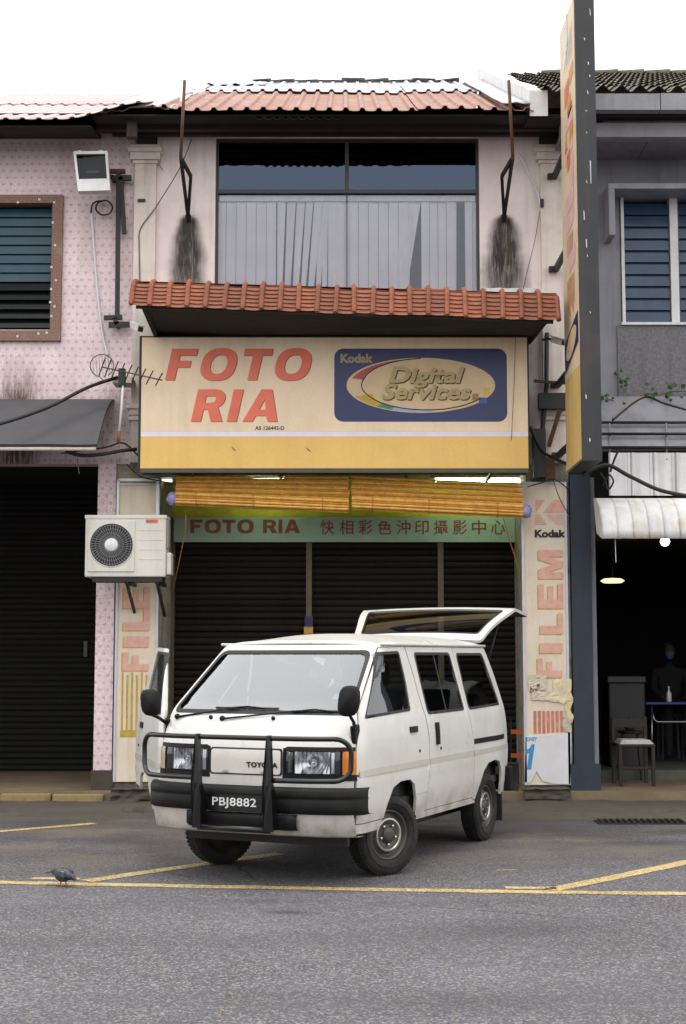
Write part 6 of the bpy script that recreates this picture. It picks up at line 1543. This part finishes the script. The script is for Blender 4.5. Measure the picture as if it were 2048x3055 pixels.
def wood_chair(px, py, Y, label):
    c = at(px, py, Y); x_ = c.x; e = empty('wooden_chair', (x_, Y, KZ), label, 'chair'); zb = FZ2 if Y > 17.6 else KZ
    for dx in (-.19, .19):
        MB().bar((x_ + dx, Y - .2, zb), (x_ + dx, Y - .2, zb + .45), .04, .04).build('leg', M_wood, e); MB().bar((x_ + dx, Y + .2, zb), (x_ + dx, Y + .22, zb + .78), .04, .04).build('leg', M_wood, e)
    MB().box(x_ - .22, x_ + .22, Y - .22, Y + .21, zb + .45, zb + .48).build('seat', M_wood, e, bevel=.008)
    MB().box(x_ - .20, x_ + .20, Y + .19, Y + .215, zb + .66, zb + .76).build('back_rail', M_wood, e); MB().box(x_ - .17, x_ + .17, Y - .21, Y - .19, zb + .2, zb + .23).build('stretcher', M_wood, e)
    return e, zb + .481
ch, zs_ = wood_chair(1448, 1760, 16.95, 'dark wooden chair with white papers on its seat in coffee shop')
xx = at(1448, 1760, 16.95).x
pp = MB()
for k in range(4): pp.box(xx - .19 + .01 * k, xx + .20 - .012 * k, 16.76, 17.1, zs_ + .001 + k * .012, zs_ + .011 + k * .012)
tag(pp.build('paper_stack', M_white), 'white stack of papers lying on the dark wooden chair', 'papers')
def fold_table(px, py, Y, label):
    c = at(px, py, Y); e = empty('folding_table', (c.x + .5, Y + .3, KZ), label, 'table')
    MB().box(c.x, c.x + 1.2, Y, Y + .7, c.z - .015, c.z + .015).build('table_top', mat('blue_laminate', '1e3878', .4, var=.1), e, bevel=.006)
    for yy in (Y + .1, Y + .6):
        for xa_ in (c.x + .10, c.x + .62):
            MB().tube([(xa_, yy, c.z - .016), (xa_ - .02, yy, FZ2)], .013, 8).build('leg', M_chr, e, smooth=True)
    MB().tube([(c.x + .10, Y + .06, c.z - .12), (c.x + .11, Y + .06, c.z - .20), (c.x + .15, Y + .06, c.z - .235), (c.x + .56, Y + .06, c.z - .235), (c.x + .60, Y + .06, c.z - .20), (c.x + .61, Y + .06, c.z - .12)], .013, 8).build('u_brace', M_chr, e, smooth=True)
    return c
tc = fold_table(1476, 1607, 18.3, 'blue-topped folding table with steel legs in the coffee shop')
bt = empty('sauce_bottle', (tc.x + .33, 18.45, tc.z + .015), 'small pale bottle standing on the blue folding table', 'bottle')
MB().lathe([(.03, 0), (.032, .01), (.032, .10), (.012, .14), (.011, .17)], 14, Matrix.Translation((tc.x + .33, 18.45, tc.z + .016))).build('glass_body', M_white, bt, smooth=True)
MB().lathe([(.014, .171), (.014, .195), (0, .196)], 12, Matrix.Translation((tc.x + .33, 18.45, tc.z + .016))).build('cap', M_white, bt, smooth=True)
c = at(1432, 1640, 18.0); cb_ = empty('drinks_cooler', (c.x, 18.2, FZ2), 'large dark box cooler standing left of the blue table', 'cooler')
MB().box(c.x - .22, c.x + .24, 18.0, 18.5, FZ2, az(1560, 18.0)).build('body', mat('cooler_dark', '0e1014', .5), cb_, bevel=.02)
MB().box(c.x - .23, c.x + .25, 17.99, 18.51, az(1560, 18.0) + .002, az(1545, 18.0)).build('lid', mat('cooler_lid', '262a33', .5), cb_, bevel=.01)
p = at(1441, 1656, 17.5)
kt = empty('steel_pot', (p.x, 17.6, p.z - .08), 'small shiny round steel pot on the stool before the cooler', 'pot')
MB().lathe([(0, 0), (.05, .005), (.075, .05), (.075, .09), (.05, .13), (.0, .14)], 20, Matrix.Translation((p.x, 17.55, p.z - .07))).build('pot_body', M_chr, kt, smooth=True); MB().lathe([(.012, .14), (.016, .15), (0, .165)], 10, Matrix.Translation((p.x, 17.55, p.z - .07))).build('knob', M_black, kt)
st = empty('bar_stool', (p.x, 17.55, KZ), 'dark stool under the shiny steel pot', 'stool')
zt3 = p.z - .072; MB().lathe([(.14, -.03), (.15, -.015), (.14, 0), (0, .0)], 20, Matrix.Translation((p.x, 17.52, zt3))).build('seat', M_wood, st, smooth=True)
for sx, sy in ((-1, -1), (1, -1), (-1, 1), (1, 1)): MB().bar((p.x + sx * .09, 17.52 + sy * .02, zt3 - .03), (p.x + sx * .13, 17.52 + sy * .03, KZ), .025, .025).build('leg', M_wood, st)
# orange rack beside the right column of the photo shop
rk = empty('orange_rack', (ax(1184, 17.0), 17.0, KZ), 'orange-barred rack in the dark gap between van and right poster', 'rack')
x0_, x1_ = ax(1168, 17.0, 1700), ax(1202, 17.0, 1700)
for py in (1672, 1726): z_ = az(py, 17.0); MB().box(x0_, x1_, 16.98, 17.01, z_ - .025, z_ + .025).build('bar', mat('orange_enamel', 'c8632a', .5), rk)
for xx in (x0_, x1_): MB().box(xx - .012, xx + .012, 17.012, 17.03, KZ, az(1640, 17.0)).build('post', M_black, rk)
# ---------------------------------------------------------------- person seated at the back of the coffee shop
def skin(name, joints, edges, m, parent=None, sub=2):
    me = bpy.data.meshes.new(name); me.from_pydata([j[0] for j in joints], edges, [])
    o = bpy.data.objects.new(name, me); col.objects.link(o)
    md = o.modifiers.new('skin', 'SKIN'); md.use_smooth_shade = True
    for i, j in enumerate(joints): sv = me.skin_vertices[0].data[i]; sv.radius = (j[1], j[2] if len(j) > 2 else j[1]); sv.use_root = (i == 0)
    s_ = o.modifiers.new('sub', 'SUBSURF'); s_.levels = sub; s_.render_levels = sub
    bpy.context.view_layer.update(); ev = o.evaluated_get(bpy.context.evaluated_depsgraph_get()); nm_ = bpy.data.meshes.new_from_object(ev); nm_.name = name
    bpy.data.objects.remove(o); bpy.data.meshes.remove(me)
    nm_.materials.clear(); nm_.materials.append(m)
    for p in nm_.polygons: p.use_smooth = True
    return link(name, nm_, parent)
hp = at(1528, 1490, 19.3); bx = hp.x; by = 19.3; hz_ = hp.z
ps = empty('person', (bx, by, FZ2), 'person in dark clothes and blue face mask sitting behind blue table', 'person')
sz = hz_ - .72
M_skin = mat('skin', '4a3022', .6, var=.1); M_cloth = mat('dark_shirt', '101216', .9, var=.2); M_hair = mat('black_hair', '0e0d0d', .6)
J = [((bx, by, sz), .15, .12), ((bx, by, sz + .22), .145, .11), ((bx, by - .01, sz + .42), .16, .11), ((bx, by - .01, sz + .52), .06, .06), ((bx, by - .02, sz + .60), .055, .06),
     ((bx - .19, by, sz + .46), .06), ((bx - .24, by - .10, sz + .22), .05), ((bx - .16, by - .32, sz + .12), .038), ((bx + .19, by, sz + .46), .06), ((bx + .25, by - .10, sz + .22), .05), ((bx + .14, by - .33, sz + .12), .038),
     ((bx - .10, by - .02, sz - .02), .09), ((bx - .12, by - .42, sz - .02), .07), ((bx - .12, by - .44, FZ2 + .06), .045), ((bx + .10, by - .02, sz - .02), .09), ((bx + .12, by - .42, sz - .02), .07), ((bx + .12, by - .44, FZ2 + .06), .045)]
skin('body', J, [(0, 1), (1, 2), (2, 3), (3, 4), (2, 5), (5, 6), (6, 7), (2, 8), (8, 9), (9, 10), (0, 11), (11, 12), (12, 13), (0, 14), (14, 15), (15, 16)], M_cloth, ps)
def headpt(u, v, k=1.0, f=lambda d: 1):
    th = u * 2 * math.pi; ph = (v - .5) * math.pi; d = Vector((math.cos(th) * math.cos(ph), math.sin(th) * math.cos(ph), math.sin(ph)))
    q = Vector((d.x * .075, d.y * .095, d.z * .115)) * k * f(d)
    if d.y < -.8 and abs(d.z) < .3: q.y -= .015 * sm(.3, .0, abs(d.x))
    return Vector((bx, by - .03, hz_ + .01)) + q
mb = MB(); mb.grid(headpt, 24, 18); mb.build('head', M_skin, ps, smooth=True)
mb = MB(); mb.grid(lambda u, v: headpt(u, .42 + .58 * v, 1.08) + Vector((0, .02, .012)), 24, 10); mb.build('hair', M_hair, ps, smooth=True)
mb = MB(); mb.grid(lambda u, v: headpt(.60 + .30 * u, .18 + .32 * v, 1.06), 10, 8); solid(mb.build('face_mask', mat('mask_blue', '3c6484', .8), ps, smooth=True), .004, False)
for sx, ex in ((-1, -.16), (1, .14)):
    w0 = Vector((bx + ex, by - .34, sz + .12)); hand = [(w0, .034, .02), (w0 + Vector((0, -.07, .0)), .036, .016)]; E_ = [(0, 1)]
    for k, dx in enumerate((-.03, -.01, .012, .032)):
        L_ = (.07, .08, .075, .06)[k]; i = len(hand); hand += [(w0 + Vector((dx, -.10, .0)), .009), (w0 + Vector((dx, -.10 - L_ * .5, .006)), .008), (w0 + Vector((dx, -.10 - L_, -.012)), .007)]; E_ += [(1, i), (i, i + 1), (i + 1, i + 2)]
    i = len(hand); hand += [(w0 + Vector((-sx * .04, -.05, 0)), .010), (w0 + Vector((-sx * .06, -.085, -.005)), .009)]; E_ += [(0, i), (i, i + 1)]
    skin('hand', hand, E_, M_skin, ps, 1)
sb = empty('stool', (bx, by + .02, FZ2), 'plain dark stool under the seated person', 'stool')
MB().box(bx - .17, bx + .17, by - .16, by + .18, sz - .13, sz - .10).build('seat', M_wood, sb)
for dx in (-.14, .14):
    for dy in (-.13, .15): MB().bar((bx + dx, by + dy, FZ2), (bx + dx * .9, by + dy, sz - .131), .03, .03).build('leg', M_wood, sb)
# ---------------------------------------------------------------- pigeon on the yellow line
g = ground(144, 2026); pg = empty('pigeon', (g.x, g.y, 0), 'grey pigeon pecking on the yellow line at lower left', 'pigeon')
def pigeon_mat():
    m = bpy.data.materials.new('pigeon_feathers'); t = NT(m); X = t.xyz()
    c = t.mix(t.ramp(t.noise(45, 3), .35, .65), S('23272c'), S('4a5058')); c = t.mix(t.ramp(t.noise(16, 2), .55, .62), c, S('14161a'))
    t.link(c, t.b.inputs['Base Color']); t.b.inputs['Roughness'].default_value = .6; return m
MPg = pigeon_mat()
sec = [(-.185, .150, .012, .006), (-.155, .148, .030, .014), (-.115, .140, .048, .038), (-.07, .132, .064, .062), (-.02, .130, .072, .076), (.03, .133, .068, .074), (.07, .135, .056, .062), (.105, .128, .042, .046), (.132, .118, .032, .034), (.152, .110, .028, .029), (.172, .104, .026, .026), (.19, .098, .018, .019), (.20, .094, .007, .008)]
pm = MB(); n = 16
for (x_, z_, ry, rz_) in sec:
    for k in range(n): t = 2 * math.pi * k / n; pm.v.append((g.x + x_ * .92, g.y + ry * math.cos(t), z_ + rz_ * math.sin(t) * (1.0 if math.sin(t) > 0 else 1.05)))
for i in range(len(sec) - 1):
    for k in range(n): pm.f.append((i * n + k, i * n + (k + 1) % n, (i + 1) * n + (k + 1) % n, (i + 1) * n + k)); pm.mi.append(0)
pm.f += [tuple(range(n))[::-1], tuple((len(sec) - 1) * n + k for k in range(n))]; pm.mi += [0, 0]
bd = pm.build('body', MPg, pg, smooth=True)
for s in (-1, 1):
    w_ = MB(); w_.grid(lambda u, v: (g.x + lerp(.075, -.165, u), g.y + s * (.066 + .012 * math.sin(u * math.pi) - .045 * u * u), lerp(.165, .125, v) + .012 * math.sin(u * 3) - .0 + lerp(0, .01, u) - .03 * v * (1 - u)), 10, 4); solid(w_.build('wing', MPg, pg, smooth=True), .012, False)
    lg = MB().tube([(g.x + .01 + s * .012, g.y + s * .028, .075), (g.x + .002 + s * .012, g.y + s * .028, .04), (g.x + .012 + s * .012, g.y + s * .028, .008)], [.012, .006, .005], 6).build('leg', mat('pigeon_leg', '8a4a44', .7), pg)
    for a_ in (-35, 0, 35, 180): MB().tube([(g.x + .012 + s * .012, g.y + s * .028, .010), (g.x + .012 + s * .012 + .032 * math.cos(R(a_)), g.y + s * .028 + .032 * math.sin(R(a_)), .008)], [.004, .003], 5).build('toe', MATS['pigeon_leg'], lg)
    MB().lathe([(.0045, 0), (.003, .002), (0, .003)], 8, Matrix.Translation((g.x + .160, g.y + s * .0245, .113)) @ Matrix.Rotation(R(-90) * s, 4, 'X')).build('eye', mat('eye_orange', 'a8521c', .3), pg)
MB().tube([(g.x + .182, g.y, .094), (g.x + .197, g.y, .088), (g.x + .212, g.y, .080)], [.007, .005, .0015], 6).build('beak', mat('beak_dark', '2a2622', .5), pg)
mb = MB(); mb.add([(g.x - .155, g.y - .03, .155), (g.x - .155, g.y + .03, .155), (g.x - .235, g.y + .035, .135), (g.x - .235, g.y - .035, .135)], [(0, 1, 2, 3)]); solid(mb.build('tail', MPg, pg), .010, False)
mb = MB(); mb.box(g.x + .02, g.x + .075, g.y - .070, g.y - .0685, .168, .178); mb.build('pale_wing_bar', mat('pale_feather', '9aa4ae', .6), pg)

pg.scale = (.66, .66, .66); pg.rotation_euler = (0, 0, R(-32))
